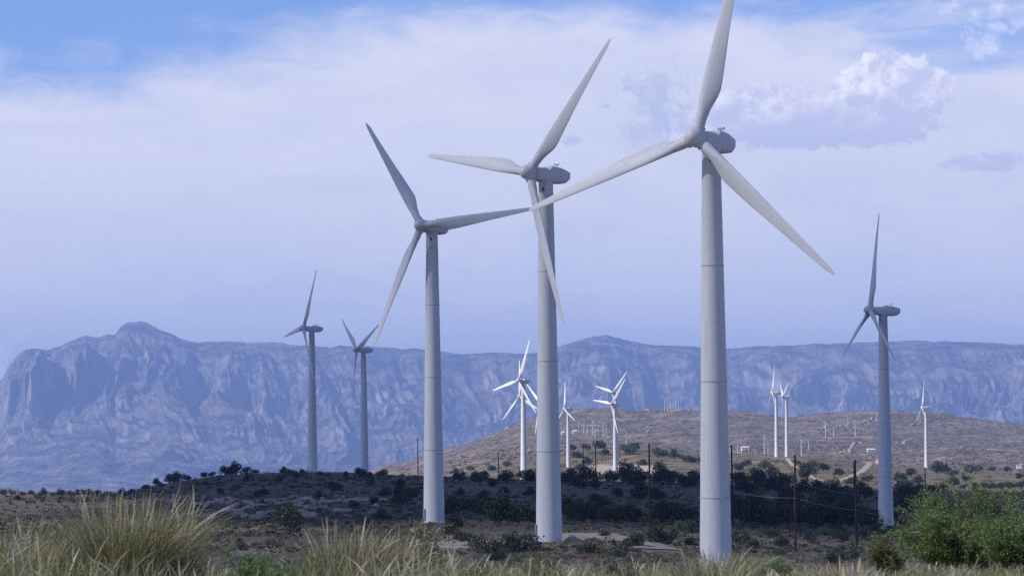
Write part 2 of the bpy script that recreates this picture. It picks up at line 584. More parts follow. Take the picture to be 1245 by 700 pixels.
def mat_leaf(name, cols, trans=0.3, rough=0.6):
    m = bpy.data.materials.new(name)
    m.use_nodes = True
    n = Net(m.node_tree)
    b = m.node_tree.nodes['Principled BSDF']
    b.inputs['Roughness'].default_value = rough
    b.inputs['Specular IOR Level'].default_value = 0.15
    g = n.new('ShaderNodeNewGeometry')
    oi = n.new('ShaderNodeObjectInfo')
    nz = n.noise(g.outputs['Position'], 1.7, 3, 0.6)
    r_ = V(n, g.outputs['Random Per Island'])
    f = n.smooth(0.15, 0.85, r_ * 0.55 + nz * 0.3 + V(n, oi.outputs['Random']) * 0.3 - 0.05)
    c = n.mix(f, cols[0], cols[1])
    if len(cols) > 2:
        c = n.mix(n.smooth(0.80, 0.9, r_), c, cols[2])
    n.put(b.inputs['Base Color'], c)
    tr = n.new('ShaderNodeBsdfTranslucent')
    n.put(tr.inputs['Color'], c)
    mx = n.new('ShaderNodeMixShader')
    mx.inputs[0].default_value = trans
    out = m.node_tree.nodes['Material Output']
    n.l.new(b.outputs[0], mx.inputs[1]); n.l.new(tr.outputs[0], mx.inputs[2])
    n.l.new(mx.outputs[0], out.inputs[0])
    return m


def mat_ground():
    m, n, b = principled('dry_scrubland', 0.95, 0.1)
    g = n.new('ShaderNodeNewGeometry')
    pos = g.outputs['Position']
    x, y, z = n.sep(pos)
    big = n.noise(n.vec(x, y, 0.0), 0.006, 5, 0.6, 0.4)
    mid = n.noise(n.vec(x, y * 0.6, 0.0), 0.05, 6, 0.65)
    fine = n.noise(n.vec(x, y, z), 0.7, 6, 0.7)
    # soils: brown on the shaded ridge, tan and olive on the middle hill, purplish brown further off
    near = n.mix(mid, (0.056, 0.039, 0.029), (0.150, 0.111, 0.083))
    midh = n.mix(n.smooth(0.35, 0.68, mid), (0.078, 0.066, 0.036), (0.245, 0.193, 0.120))
    far = n.mix(n.smooth(0.3, 0.7, mid * 0.5 + big * 0.5), (0.080, 0.060, 0.043), (0.225, 0.168, 0.122))
    wv = y + (big - 0.5) * 500
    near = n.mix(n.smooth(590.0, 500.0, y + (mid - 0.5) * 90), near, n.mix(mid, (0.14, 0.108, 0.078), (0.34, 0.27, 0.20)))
    c = n.mix(n.smooth(1500.0, 1750.0, wv), near, midh)
    band = n.noise(n.vec(x * 0.0035, y * 0.011, z * 0.09), 1.0, 7, 0.68, 0.5)
    far = n.mix(n.smooth(0.50, 0.64, band) * 0.6, far, (0.36, 0.28, 0.21))
    spk = n.voronoi(n.vec(x, y * 0.6, 0.0), 0.055)
    far = n.mix(n.smooth(0.36, 0.18, spk - (band - 0.5) * 0.6) * 0.7, far, (0.045, 0.045, 0.035))
    c = n.mix(n.smooth(2950.0, 3500.0, wv), c, far)
    # dry pale grass
    c = n.mix(n.smooth(0.52, 0.72, n.noise(n.vec(x, y * 0.7, 0.0), 0.022, 6, 0.7, 0.6)) * 0.4, c, (0.26, 0.215, 0.16))
    # pale rock breaking through
    c = n.mix(n.smooth(0.63, 0.72, n.noise(n.vec(x, y, z * 6), 0.028, 8, 0.72)) * 0.75, c, (0.42, 0.36, 0.32))
    # low dark scrub too small to stand out one by one
    scr = n.voronoi(n.vec(x, y, 0.0), 0.16)
    den = n.noise(n.vec(x, y, 0.0), 0.012, 4, 0.6)
    c = n.mix(n.smooth(0.30, 0.16, scr - (den - 0.5) * 0.5) * 0.75, c, (0.050, 0.050, 0.034))
    c = n.mix(n.smooth(0.45, 0.75, fine) * 0.35, c, (0.06, 0.05, 0.04))
    # sand and dead grass where the camera stands
    nearc = n.mix(fine, (0.10, 0.08, 0.05), (0.34, 0.29, 0.20))
    c = n.mix(n.smooth(120.0, 60.0, y), c, nearc)
    mo = n.noise(n.vec(x, y * 0.5, 0.0), 0.11, 7, 0.75)
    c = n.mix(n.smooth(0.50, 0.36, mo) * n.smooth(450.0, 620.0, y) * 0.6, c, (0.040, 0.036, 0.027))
    n.put(b.inputs['Base Color'], c)
    bump = n.new('ShaderNodeBump')
    bump.inputs['Strength'].default_value = 0.7
    bump.inputs['Distance'].default_value = 0.5
    n.put(bump.inputs['Height'], fine * 0.6 + mid)
    n.l.new(bump.outputs[0], b.inputs['Normal'])
    return m


def mat_mountain():
    m, n, b = principled('limestone_mountain', 0.95, 0.1)
    g = n.new('ShaderNodeNewGeometry')
    pos = g.outputs['Position']
    x, y, z = n.sep(pos)
    nx, ny, nz = n.sep(g.outputs['Normal'])
    ver = n.noise(n.vec(x * 0.006, y * 0.002, z * 0.0012), 1.0, 7, 0.65)
    stra = n.noise(n.vec(x * 0.0004, y * 0.0004, z * 0.03 + x * 0.0004), 1.0, 5, 0.7)
    mott = n.noise(pos, 0.0045, 8, 0.68)
    rock = n.mix(n.smooth(0.35, 0.7, ver), (0.07, 0.06, 0.052), (0.44, 0.38, 0.33))
    slope = n.mix(n.smooth(0.38, 0.66, mott), (0.050, 0.047, 0.042), (0.28, 0.24, 0.21))
    slope = n.mix(n.smooth(0.52, 0.7, stra) * 0.45, slope, (0.10, 0.08, 0.07))
    c = n.mix(n.smooth(0.80, 0.55, nz), slope, rock)
    spk = n.noise(n.vec(x, y, z * 1.6), 0.022, 6, 0.75)
    c = n.mix(n.smooth(0.42, 0.30, spk) * 0.8, c, (0.030, 0.030, 0.026))
    c = n.mix(n.smooth(0.60, 0.72, spk) * 0.6, c, (0.46, 0.40, 0.34))
    n.put(b.inputs['Base Color'], c)
    bump = n.new('ShaderNodeBump')
    bump.inputs['Strength'].default_value = 1.0
    bump.inputs['Distance'].default_value = 60
    n.put(bump.inputs['Height'], mott * 0.6 + ver * 0.6 + spk * 0.35)
    n.l.new(bump.outputs[0], b.inputs['Normal'])
    return m


M_GROUND, M_MOUNT, M_TURB = mat_ground(), mat_mountain(), mat_turbine()
M_DARKMETAL = mat_flat('dark_metal', (0.05, 0.05, 0.055), 0.5, 0.4)
M_GREYMETAL = mat_flat('grey_metal', (0.20, 0.20, 0.21), 0.5, 0.4)
M_SEAM = mat_flat('seam_sealant', (0.48, 0.48, 0.48), 0.6, 0.2)
M_WOOD = mat_flat('creosoted_wood', (0.030, 0.026, 0.024), 0.85, 0.1, 0.4, 2.0)
M_REDWOOD = mat_flat('reddish_wood', (0.085, 0.038, 0.028), 0.85, 0.1, 0.3, 2.0)
M_WIRE = mat_flat('aluminium_wire', (0.42, 0.42, 0.45), 0.4, 0.5)
M_PORC = mat_flat('porcelain', (0.25, 0.17, 0.12), 0.3, 0.5)
M_ROAD = mat_flat('caliche_dirt', (0.36, 0.295, 0.22), 0.95, 0.05, 0.25, 0.15)
M_ROADFAR = mat_flat('reddish_dirt', (0.30, 0.24, 0.195), 0.95, 0.05, 0.25, 0.05)
M_ROCK = mat_flat('limestone_rock', (0.37, 0.29, 0.235), 0.95, 0.1, 0.55, 0.8)
M_WHITE = mat_flat('white_sheet_metal', (0.70, 0.70, 0.70), 0.5, 0.3, 0.08)
M_BARK = mat_flat('grey_bark', (0.13, 0.105, 0.085), 0.9, 0.1, 0.3, 5.0)
M_TWIG = mat_flat('pale_twig', (0.36, 0.33, 0.30), 0.85, 0.1, 0.25, 8.0)
M_JUNI = mat_leaf('juniper_foliage', ((0.020, 0.027, 0.012), (0.062, 0.072, 0.032)), 0.15)
M_OLIVE = mat_leaf('olive_shrub_foliage', ((0.045, 0.055, 0.026), (0.105, 0.115, 0.055)), 0.2)
M_SAGE = mat_leaf('grey_green_foliage', ((0.085, 0.095, 0.060), (0.17, 0.175, 0.115)), 0.2)
M_MESQ = mat_leaf('mesquite_leaflets', ((0.068, 0.116, 0.030), (0.170, 0.258, 0.072), (0.28, 0.35, 0.14)), 0.4)
M_BRIGHT = mat_leaf('bright_green_leaves', ((0.050, 0.150, 0.025), (0.12, 0.29, 0.055)), 0.4)
M_WEED = mat_leaf('yellowish_weed_leaves', ((0.13, 0.14, 0.055), (0.36, 0.34, 0.17)), 0.35)
M_RUST = mat_leaf('rusty_green_foliage', ((0.085, 0.070, 0.030), (0.14, 0.17, 0.06)), 0.3)
G_GREEN = mat_leaf('green_grass_blade', ((0.078, 0.096, 0.030), (0.215, 0.235, 0.090)), 0.35)
G_STRAW = mat_leaf('straw_grass_blade', ((0.19, 0.16, 0.080), (0.42, 0.37, 0.215)), 0.35)
G_PALE = mat_leaf('pale_grass_head', ((0.36, 0.32, 0.23), (0.62, 0.56, 0.43)), 0.35)
G_BROWN = mat_leaf('brown_dead_blade', ((0.085, 0.052, 0.026), (0.20, 0.125, 0.06)), 0.25)
G_LIME = mat_leaf('yellow_green_blade', ((0.20, 0.26, 0.06), (0.40, 0.42, 0.13)), 0.4)
GRASS = [G_GREEN, G_STRAW, G_PALE, G_BROWN, G_LIME]

# ------------------------------------------------------------------ ground sheet
rings = np.concatenate([np.geomspace(0.6, 60, 90, endpoint=False), np.geomspace(60, 350, 40, endpoint=False),
                        np.geomspace(350, 1600, 300, endpoint=False), np.geomspace(1600, 8200, 230, endpoint=False), np.geomspace(8200, 34000, 45)])
ths = np.concatenate([np.linspace(-math.pi, -0.5, 44, endpoint=False), np.linspace(-0.5, -0.17, 70, endpoint=False),
                      np.linspace(-0.17, 0.17, 720, endpoint=False), np.linspace(0.17, 0.5, 70, endpoint=False), np.linspace(0.5, math.pi, 44, endpoint=False)])
RR, TT = np.meshgrid(rings, ths, indexing='ij')
GX, GY = RR * np.sin(TT), RR * np.cos(TT)
GZ = terrain(GX, GY)
nr, nt = RR.shape
vv = np.stack([GX.ravel(), GY.ravel(), GZ.ravel()], 1)
ii, jj = np.meshgrid(np.arange(nr - 1), np.arange(nt), indexing='ij')
j2 = (jj + 1) % nt
qq = np.stack([ii * nt + jj, ii * nt + j2, (ii + 1) * nt + j2, (ii + 1) * nt + jj], -1).reshape(-1, 4)[:, ::-1]
ground = link_mesh('ground', np_mesh('ground', vv, qq), [M_GROUND])
tag(ground, kind='structure')
GMIN = float(GZ.min())


def on_sheet(X, Y):
    """height of the ground sheet itself (between its vertices)"""
    rr_, th_ = np.hypot(X, Y), np.arctan2(X, Y)
    i = np.clip(np.searchsorted(rings, rr_) - 1, 0, nr - 2)
    j = np.clip(np.searchsorted(ths, th_) - 1, 0, nt - 2)
    fi = np.clip((rr_ - rings[i]) / (rings[i + 1] - rings[i]), 0, 1)
    fj = np.clip((th_ - ths[j]) / (ths[j + 1] - ths[j]), 0, 1)
    return (GZ[i, j] * (1 - fi) + GZ[i + 1, j] * fi) * (1 - fj) + (GZ[i, j + 1] * (1 - fi) + GZ[i + 1, j + 1] * fi) * fj


# ------------------------------------------------------------------ mountain range, 20 to 27 km off
CREST = [(-700, 470), (-400, 455), (-160, 486), (-60, 482), (-8, 470), (3, 462), (10, 447), (24, 433), (38, 424), (60, 424.5), (75, 420), (95, 410.5), (105, 408),
         (119, 411), (130, 407), (140, 407.5), (147, 396), (155, 391.5), (172, 390), (185, 396), (200, 402), (220, 411), (240, 417),
         (258, 415), (280, 414.5), (300, 416), (330, 416), (380, 420), (400, 423), (415, 420), (430, 421), (500, 424), (520, 425),
         (560, 431), (600, 428), (640, 430), (665, 427), (680, 421), (700, 415), (720, 410), (738, 408), (760, 413), (780, 417), (800, 420), (840, 421),
         (880, 424), (920, 421), (960, 420), (1000, 418), (1060, 416), (1100, 414), (1150, 415), (1200, 416), (1245, 419), (1400, 428), (1700, 440), (2000, 470)]
mxs = np.concatenate([np.linspace(-700, -40, 120, endpoint=False), np.linspace(-40, 1285, 1150, endpoint=False), np.linspace(1285, 2000, 120)])
mts = np.linspace(0, 1, 250)
D0, D1 = 18500.0, 25000.0
cy_ = np.interp(mxs, [c[0] for c in CREST], [c[1] for c in CREST])
cy_ = cy_ + (fbm(mxs / 14, mxs * 0, 4, 0.55, 40) - 0.5) * 3.5
cz = ZC + ray(mxs, cy_)[:, 2] * D1
bz = np.array([P(x, 599, D0).z for x in mxs]) - 10
X2, T2 = np.meshgrid(mxs, mts, indexing='ij')
XM = (X2 - 622.5) / FPX * 22000          # metres across
cap = np.clip((165 - X2) / 60, 0, 1)       # the blunt headland at the left has the tallest cliffs
warp = (fbm(XM / 2600, T2 * 2.2, 3, 0.5, 51) - 0.5)
sp = ridged(XM / 620 + warp * 2.2 + T2 * 1.2, T2 * 1.2, 6, 0.56, 52) - 0.6
spur2 = ridged(XM / 190 + warp * 3.4 + T2 * 2.2, T2 * 2.6, 5, 0.58, 55) - 0.6
win = np.clip(T2 / 0.2, 0, 1) * np.clip((1 - T2) / (0.10 * cap + 0.26 * (1 - cap)), 0, 1)
up_ = np.clip((T2 - 0.2) / 0.4, 0, 1)
sst = lambda a_, b_: (lambda q_: q_ * q_ * (3 - 2 * q_))(np.clip((X2 - a_) / (b_ - a_), 0, 1))
prom = sst(-30, 20) * (1 - sst(112, 150)) * 0.07 + sst(160, 200) * (1 - sst(205, 262)) * 0.05 + sst(680, 735) * (1 - sst(742, 800)) * 0.06
te = np.clip(T2 + win * ((0.26 + 0.08 * (1 - cap)) * sp + 0.095 * spur2 * up_ + prom), 0, 1)
prof_a = np.interp(te, [0, .18, .36, .50, .66, .80, .90, .935, .97, 1.0], [0, .05, .16, .28, .47, .67, .84, .92, .96, 1.0])
prof_b = np.interp(te, [0, .18, .36, .52, .70, .74, .78, .84, .90, 1.0], [0, .07, .19, .31, .50, .55, .80, .88, .95, 1.0])
prof = prof_a * (1 - cap) + prof_b * cap
bench = 0.010 * np.sin(te * 46 + 3 * warp) * np.clip((0.5 - te) / 0.2, 0, 1)
MZ = bz[:, None] + (cz - bz)[:, None] * (prof + bench * win)
MZ = MZ + win * (30 * (fbm(XM / 110, T2 * 44, 5, 0.55, 60) - 0.5))
MD = D0 + (D1 - D0) * T2
mdir = ray(mxs, np.full(len(mxs), 500.0))
MXw = mdir[:, :1] * MD
back_d = np.linspace(25250, 29500, 12)
bX = mdir[:, :1] * back_d[None]
bt = (back_d - D1) / 4500
bZ = bz[:, None] + (cz - bz)[:, None] * (1 - bt[None] * 1.0)
MXw = np.concatenate([MXw, bX], 1); MZ = np.concatenate([MZ, bZ], 1); MD = np.concatenate([MD, np.broadcast_to(back_d[None], bX.shape)], 1)
na, nb = MXw.shape
vv = np.stack([MXw.ravel(), MD.ravel(), MZ.ravel()], 1)
ii, jj = np.meshgrid(np.arange(na - 1), np.arange(nb - 1), indexing='ij')
qq = np.stack([ii * nb + jj, (ii + 1) * nb + jj, (ii + 1) * nb + jj + 1, ii * nb + jj + 1], -1).reshape(-1, 4)
mountain = link_mesh('mountain_range', np_mesh('mountain_range', vv, qq), [M_MOUNT])
tag(mountain, kind='structure')

# ------------------------------------------------------------------ haze: one closed box of even air round everything
HAZE_DENSITY = 4.8e-5
mh = bpy.data.materials.new('blue_air')
mh.use_nodes = True
hn = mh.node_tree.nodes
hn.clear()
ho, hv = hn.new('ShaderNodeOutputMaterial'), hn.new('ShaderNodeVolumePrincipled')
hv.inputs['Color'].default_value = (0.37, 0.54, 1.0, 1)
hv.inputs['Density'].default_value = HAZE_DENSITY
hv.inputs['Anisotropy'].default_value = 0.0
mh.node_tree.links.new(hv.outputs[0], ho.inputs['Volume'])
b = MB()
zlo, zhi = min(GMIN, float(MZ.min())) - 1.0, float(MZ.max()) + 15
b.box((0, 0, (zlo + zhi) / 2), (72000, 72000, zhi - zlo))
haze = b.build('haze', mh)
tag(haze, kind='stuff')


# ------------------------------------------------------------------ unseen clouds overhead that shade the valley
def cloud(center, half, name, thin, seed, power=3.0, shear=0.0):
    m, n, bs = principled(name + '_vapour', 1.0, 0.0)
    bs.inputs['Base Color'].default_value = (0.85, 0.85, 0.87, 1)
    if thin > 0:
        out = m.node_tree.nodes['Material Output']
        tr, mx = n.new('ShaderNodeBsdfTransparent'), n.new('ShaderNodeMixShader')
        mx.inputs[0].default_value = 1 - thin
        n.l.new(tr.outputs[0], mx.inputs[1]); n.l.new(bs.outputs[0], mx.inputs[2]); n.l.new(mx.outputs[0], out.inputs[0])
    nu, nw = 72, 20
    vs, fs = [], []
    A = np.linspace(0, 2 * math.pi, nu, endpoint=False)
    B = np.linspace(-math.pi / 2, math.pi / 2, nw)
    AA, BB = np.meshgrid(A, B, indexing='ij')
    ca, sa = np.cos(AA), np.sin(AA)
    k = (np.abs(ca) ** power + np.abs(sa) ** power) ** (-1 / power)
    nz_ = 1 + 0.13 * (fbm(ca * 3 + 5, sa * 3 + BB, 4, 0.55, seed) - 0.5) * 2
    X = k * ca * np.cos(BB) ** 0.6 * half[0] * nz_ + center[0]
    Y = k * sa * np.cos(BB) ** 0.6 * half[1] * nz_ + center[1]
    X = X + shear * (Y - center[1])
    Z = np.sin(BB) * half[2] * (1 + 0.5 * (fbm(ca * 4 + 9, sa * 4, 3, 0.5, seed + 3) - 0.5)) + center[2]
    v = np.stack([X.ravel(), Y.ravel(), Z.ravel()], 1)
    i, j = np.meshgrid(np.arange(nu), np.arange(nw - 1), indexing='ij')
    i2 = (i + 1) % nu
    q = np.stack([i * nw + j, i2 * nw + j, i2 * nw + j + 1, i * nw + j + 1], -1).reshape(-1, 4)
    return tag(link_mesh('cloud', np_mesh('cloud', v, q), [m]), kind='structure')


HC = zhi + 900
sh = to_sun.xy / to_sun.z * HC
cloud((185 + sh.x, 1055 + sh.y, HC), (300, 445, 90), 'dense_cloud', 0.22, 70, 4.0, -0.12)
cloud((20 + sh.x * 0.93, 455 + sh.y * 0.93, HC * 0.93), (330, 175, 50), 'thin_cloud', 0.62, 75)
cloud((0 + sh.x * 1.1, 60 + sh.y * 1.1, HC * 1.1), (330, 190, 40), 'foreground_veil', 0.88, 78)  # added veil out of view, softens the sun on the foreground


# ------------------------------------------------------------------ wind turbines
OVER = 3.25     # rotor plane ahead of the tower axis


def tower_mesh(n=40):
    b = MB()
    def rad_at(z): return 1.93 - (1.93 - 1.06) * z / 52.6
    prof = [(2.15, -3.0), (2.15, 0.12), (rad_at(0) + 0.02, 0.14)]
    for s0, s1 in ((0.2, 13.2), (13.2, 26.4), (26.4, 39.6), (39.6, 52.6)):
        prof += [(rad_at(s0), s0 + 0.06), (rad_at(s1), s1 - 0.06)]
        if s1 < 50: prof += [(rad_at(s1) + 0.035, s1 - 0.05), (rad_at(s1) + 0.035, s1 + 0.05)]
    prof += [(1.12, 52.65), (1.12, 52.9)]
    b.lathe(prof, n)
    return b


def nacelle_mb():
    b = MB()
    # stations along the axis (y from the rotor): half width, bottom, top
    st = [(0.75, 0.62, -0.62, 0.62), (1.0, 0.98, -0.95, 0.86), (2.6, 1.16, -1.16, 0.98), (3.15, 1.18, -1.18, 0.94), (3.3, 1.18, -1.18, 0.78), (3.45, 1.2, -1.19, 0.80),
          (3.95, 1.22, -1.2, 1.30), (4.4, 1.24, -1.2, 1.36), (6.4, 1.2, -1.18, 1.22), (7.55, 1.02, -1.0, 0.98), (8.35, 0.86, -0.45, 0.80)]
    vs, fs, n = [], [], 14
    for y, w, lo, hi in st:
        c, h = (lo + hi) / 2, (hi - lo) / 2
        for k in range(n):
            t = 2 * math.pi * (k + 0.5) / n
            ct, s_ = math.cos(t), math.sin(t)
            p = 0.48
            vs.append((w * math.copysign(abs(ct) ** p, ct), y, c + h * math.copysign(abs(s_) ** p, s_)))
    for i in range(len(st) - 1):
        for k in range(n):
            q = (k + 1) % n
            fs.append((i * n + k, (i + 1) * n + k, (i + 1) * n + q, i * n + q))
    fs += [tuple(range(n)), tuple((len(st) - 1) * n + k for k in range(n))[::-1]]
    b.add(vs, fs)
    return b


def hub_mb(n=24):
    b = MB()
    prof = [(0.02, -1.75), (0.35, -1.68), (0.66, -1.45), (0.95, -1.05), (1.12, -0.5), (1.14, 0.2), (1.02, 0.55), (0.72, 0.72)]
    vs, fs = [], []
    for r_, y in prof:
        for k in range(n):
            t = 2 * math.pi * k / n
            vs.append((r_ * math.cos(t), y, r_ * math.sin(t)))
    for i in range(len(prof) - 1):
        for k in range(n):
            q = (k + 1) % n
            fs.append((i * n + k, (i + 1) * n + k, (i + 1) * n + q, i * n + q)[::-1])
    fs += [tuple(range(n))[::-1], tuple((len(prof) - 1) * n + k for k in range(n))]
    b.add(vs, fs)
    for a in (0, 120, 240):
        d = Vector((math.sin(R(a)), 0, math.cos(R(a))))
        b.tube([d * 0.55, d * 1.18], [0.80, 0.76], 20); b.tube([d * 1.14, d * 1.24], [0.80, 0.80], 20)
    return b


def blade_mb(Rt=24.0, ns=26, n=18):
    b = MB()
    vs, fs = [], []
    for i in range(ns):
        f = i / (ns - 1)
        r_ = 1.15 + (Rt - 1.15) * f ** 1.25
        q = r_ / Rt
        chord = float(np.interp(q, [0.04, 0.09, 0.14, 0.20, 0.25, 0.35, 0.6, 0.85, 0.96, 0.99, 1.0], [1.30, 1.30, 1.50, 2.05, 2.30, 2.12, 1.50, 0.92, 0.66, 0.52, 0.22]))
        thick = float(np.interp(q, [0.04, 0.09, 0.2, 0.3, 0.6, 1.0], [1.0, 1.0, 0.40, 0.26, 0.19, 0.15])) * chord
        rnd = float(np.interp(q, [0.08, 0.2], [1.0, 0.0]))
        tw = R(float(np.interp(q, [0.1, 0.25, 0.5, 1.0], [24, 18, 9, 4])))
        off = float(np.interp(q, [0.08, 0.22, 1.0], [0.0, 0.20, 0.16])) * chord
        bend = -0.9 * q ** 2 * 0 + 0.5 * q ** 2
        for k in range(n):
            t = 2 * math.pi * k / n
            cx, cz_ = math.cos(t), math.sin(t)
            air = thick / 2 * cz_ * (0.35 + 0.65 * ((1 + cx) / 2) ** 0.8 if cx < 1 else 1)
            cyl = thick / 2 * cz_
            x = -(cx * chord / 2) + off
            y = cyl * rnd + air * 1.15 * (1 - rnd)
            vs.append((x * math.cos(tw) - y * math.sin(tw), x * math.sin(tw) + y * math.cos(tw) + bend, r_))
    for i in range(ns - 1):
        for k in range(n):
            q = (k + 1) % n
            fs.append((i * n + k, i * n + q, (i + 1) * n + q, (i + 1) * n + k))
    fs += [tuple(range(n))[::-1], tuple((ns - 1) * n + k for k in range(n))]
    b.add(vs, fs)
    return b


def shade_smooth(o, ang=35):
    me = o.data
    me.polygons.foreach_set('use_smooth', [True] * len(me.polygons))
    try:
        me.set_sharp_from_angle(angle=R(ang))
    except Exception:
        pass
    return o


def make_turbine():
    t = empty('wind_turbine', (0, 0, 0))
    tw = shade_smooth(tower_mesh().build('tower', M_TURB, t))
    for z in (13.2, 26.4, 39.6):
        s = MB(); rr_ = 1.93 - 0.87 * z / 52.6 + 0.045
        s.lathe([(rr_ - 0.02, z - 0.07), (rr_, z - 0.05), (rr_, z + 0.05), (rr_ - 0.02, z + 0.07)], 40, cap=False)
        shade_smooth(s.build('seam', M_SEAM, tw))
    d = MB(); d.box((-0.95, -1.66, 1.5), (0.9, 0.25, 2.1), R(-30)); d.build('door', M_GREYMETAL, tw)
    v = MB(); v.box((0.55, -1.05, 51.6), (0.28, 0.3, 0.42), R(28)); v.build('vent', M_DARKMETAL, tw)
    na_ = shade_smooth(nacelle_mb().build('nacelle', M_TURB, t), 28)
    na_.location = (0, -OVER, HUB_H); na_.rotation_euler = (R(-3), 0, 0); na_.scale = (1, 0.89, 1)
    ms = MB()
    ms.tube([(0.1, 6.0, 1.2), (0.1, 6.0, 1.75)], 0.04, 6); ms.tube([(-0.25, 6.0, 1.62), (0.45, 6.0, 1.62)], 0.03, 6)
    ms.box((-0.25, 6.0, 1.72), (0.12, 0.12, 0.2)); ms.box((0.45, 6.0, 1.72), (0.14, 0.1, 0.2))
    ms.build('wind_vane', M_DARKMETAL, na_)
    rl = MB(); rl.tube([(0.8, 4.5, 1.3), (0.8, 4.5, 1.6), (0.8, 5.6, 1.55), (0.8, 5.6, 1.25)], 0.03, 5); rl.build('handrail', M_GREYMETAL, na_)
    gp = MB(); gp.lathe([(0.70, 0.0), (0.70, 0.32)], 20)
    g_ = gp.build('rotor_gap', M_DARKMETAL, na_); g_.location = (0, 0.9, 0); g_.rotation_euler = (R(90), 0, 0)
    hb = shade_smooth(hub_mb().build('hub', M_TURB, t))
    hb.location = (0, -OVER, HUB_H)
    bl = blade_mb().mesh('blade')
    for k in range(3):
        o = bl if k == 0 else bl
        ob = link_mesh('blade', o, [M_TURB] if k == 0 else [], hb)
        if k == 0: shade_smooth(ob, 40)
        ob.rotation_euler = (R(1.5) * 0, R(120 * k), 0)
    return t


def set_rotor(t, ang):
    for ch in t.children:
        if ch.name.split('.')[0] == 'hub':
            ch.rotation_euler = (Matrix.Rotation(R(-4), 3, 'X') @ Matrix.Rotation(R(ang), 3, 'Y')).to_euler()


proto = make_turbine()
for i, (x, y, D, yaw, rot, lab) in enumerate(BIG):
    t = proto if i == 0 else copy_tree(proto)
    p = P(x, y, D)
    t.location = (p.x, p.y, p.z - HUB_H)
    t.rotation_euler = (0, 0, -R(yaw) - math.atan((x - 622.5) / FPX))
    tag(t, lab, 'wind turbine', 'wind turbines')
bpy.context.view_layer.update()
for (t, spec) in zip([o for o in list(COL.objects) if o.name.split('.')[0] == 'wind_turbine'], BIG):
    set_rotor(t, spec[4])


def make_small():
    t = empty('small_wind_turbine', (0, 0, 0))
    b = MB(); b.lathe([(1.1, -2), (1.0, 0), (0.72, 18), (0.62, 30.0)], 14); shade_smooth(b.build('tower', M_TURB, t))
    b = MB()
    for y0, y1, w, h in ((-1.0, 5.0, 1.5, 1.6),):
        b.box((0, (y0 + y1) / 2, 30.9), (w, y1 - y0, h)); b.box((0, 2.2, 31.9), (1.1, 3.6, 0.4))
    b.build('nacelle', M_WHITE, t)
    hb_ = MB(); hb_.tube([(0, -0.9, 0), (0, 0.9, 0)], [0.5, 0.85], 12)
    h = hb_.build('hub', M_TURB, t); h.location = (0, -1.9, 31)
    me = None
    for k in range(3):
        b = MB()
        b.tube([(0, 0, 0.6), (0.2, 0, 3.5), (0.2, 0.1, 9), (0.1, 0.2, 16)], [0.35, 0.72, 0.5, 0.16], 8)
        if me is None:
            me = b.mesh('blade'); ob = link_mesh('blade', me, [M_GREYMETAL], h)
        else:
            ob = link_mesh('blade', me, [], h)
        ob.rotation_euler = (0, R(120 * k), 0)
    return t


ORD = ['first', 'second', 'third', 'fourth', 'fifth', 'sixth', 'seventh', 'eighth', 'ninth', 'tenth', 'eleventh', 'twelfth', 'thirteenth', 'fourteenth', 'fifteenth', 'sixteenth', 'seventeenth', 'eighteenth', 'nineteenth', 'twentieth', 'twenty-first', 'twenty-second', 'twenty-third', 'twenty-fourth', 'twenty-fifth', 'twenty-sixth', 'twenty-seventh', 'twenty-eighth', 'twenty-ninth', 'thirtieth']
SLAB = {0: ('{} from the left of the tiny turbines in a row on the far brown hill', 8),
        9: ('{} from left of the tiny turbines on the skyline left of the nearest tower', 6),
        15: ('{} from left of the small turbines low behind the tan hill', 5)}
SNAME = {28: 'small turbine touching the right edge of the nearest tower, low behind the tan hill', 29: 'small turbine just left of the white shed, lowest of its cluster', 30: 'small turbine rising just left of the long white shed', 31: 'small turbine just right of the long white shed',
         32: 'tiny turbine on the far skyline between two small turbines and the right-hand tower', 33: 'tiny turbine on the far skyline touching the top left of the right-hand tower shaft', 8: 'lone small turbine with a pale nacelle low behind the bright patch hill',
         20: 'left one of two small turbines right of the twin white turbines', 21: 'right one of two small turbines right of the twin white turbines',
         22: 'left one of two small turbines on the far slope left of the right-hand tower', 23: 'right one of two small turbines on the far slope left of the right-hand tower',
         24: 'small turbine with an upright blade just left of the shaded right-hand tower', 25: 'tiny turbine on the far hill touching the left edge of the right-hand tower',
         26: 'left of two tiny turbines on the far hill beside the single sunlit turbine', 27: 'right of two tiny turbines on the far hill beside the single sunlit turbine'}
sproto = make_small()
for i, (x, yh, yb, rot) in enumerate(SMALL):
    t = sproto if i == 0 else copy_tree(sproto)
    hpx = yb - yh
    D = FPX * 31.0 / hpx
    g = hit(x, yb, 3200)
    if g is None or g.y > 7600:
        D = 4600.0 if yb > 525 else 6900.0
        g = P(x, yb, D)
    s = hpx * g.y / FPX / 31.0
    t.location = g
    t.scale = (s, s, s)
    t.rotation_euler = (0, 0, -R(48 + 13 * math.sin(i * 2.3)))
    lab = SNAME.get(i)
    if lab is None:
        k0 = max(k for k in SLAB if k <= i)
        lab = SLAB[k0][0].format(ORD[i - k0])
    tag(t, lab, 'wind turbine', 'small turbines on the far hills')
bpy.context.view_layer.update()
for (t, spec) in zip([o for o in list(COL.objects) if o.name.split('.')[0] == 'small_wind_turbine'], SMALL):
    set_rotor(t, spec[3])


# ------------------------------------------------------------------ dirt roads and bare pads, draped on the ground
BARE = []


def bare(g):
    keep = np.ones(len(g), bool)
    for bx, by, ra in BARE: keep &= (g[:, 0] - bx) ** 2 + ((g[:, 1] - by) / 1.8) ** 2 > ra * ra
    return g[keep]


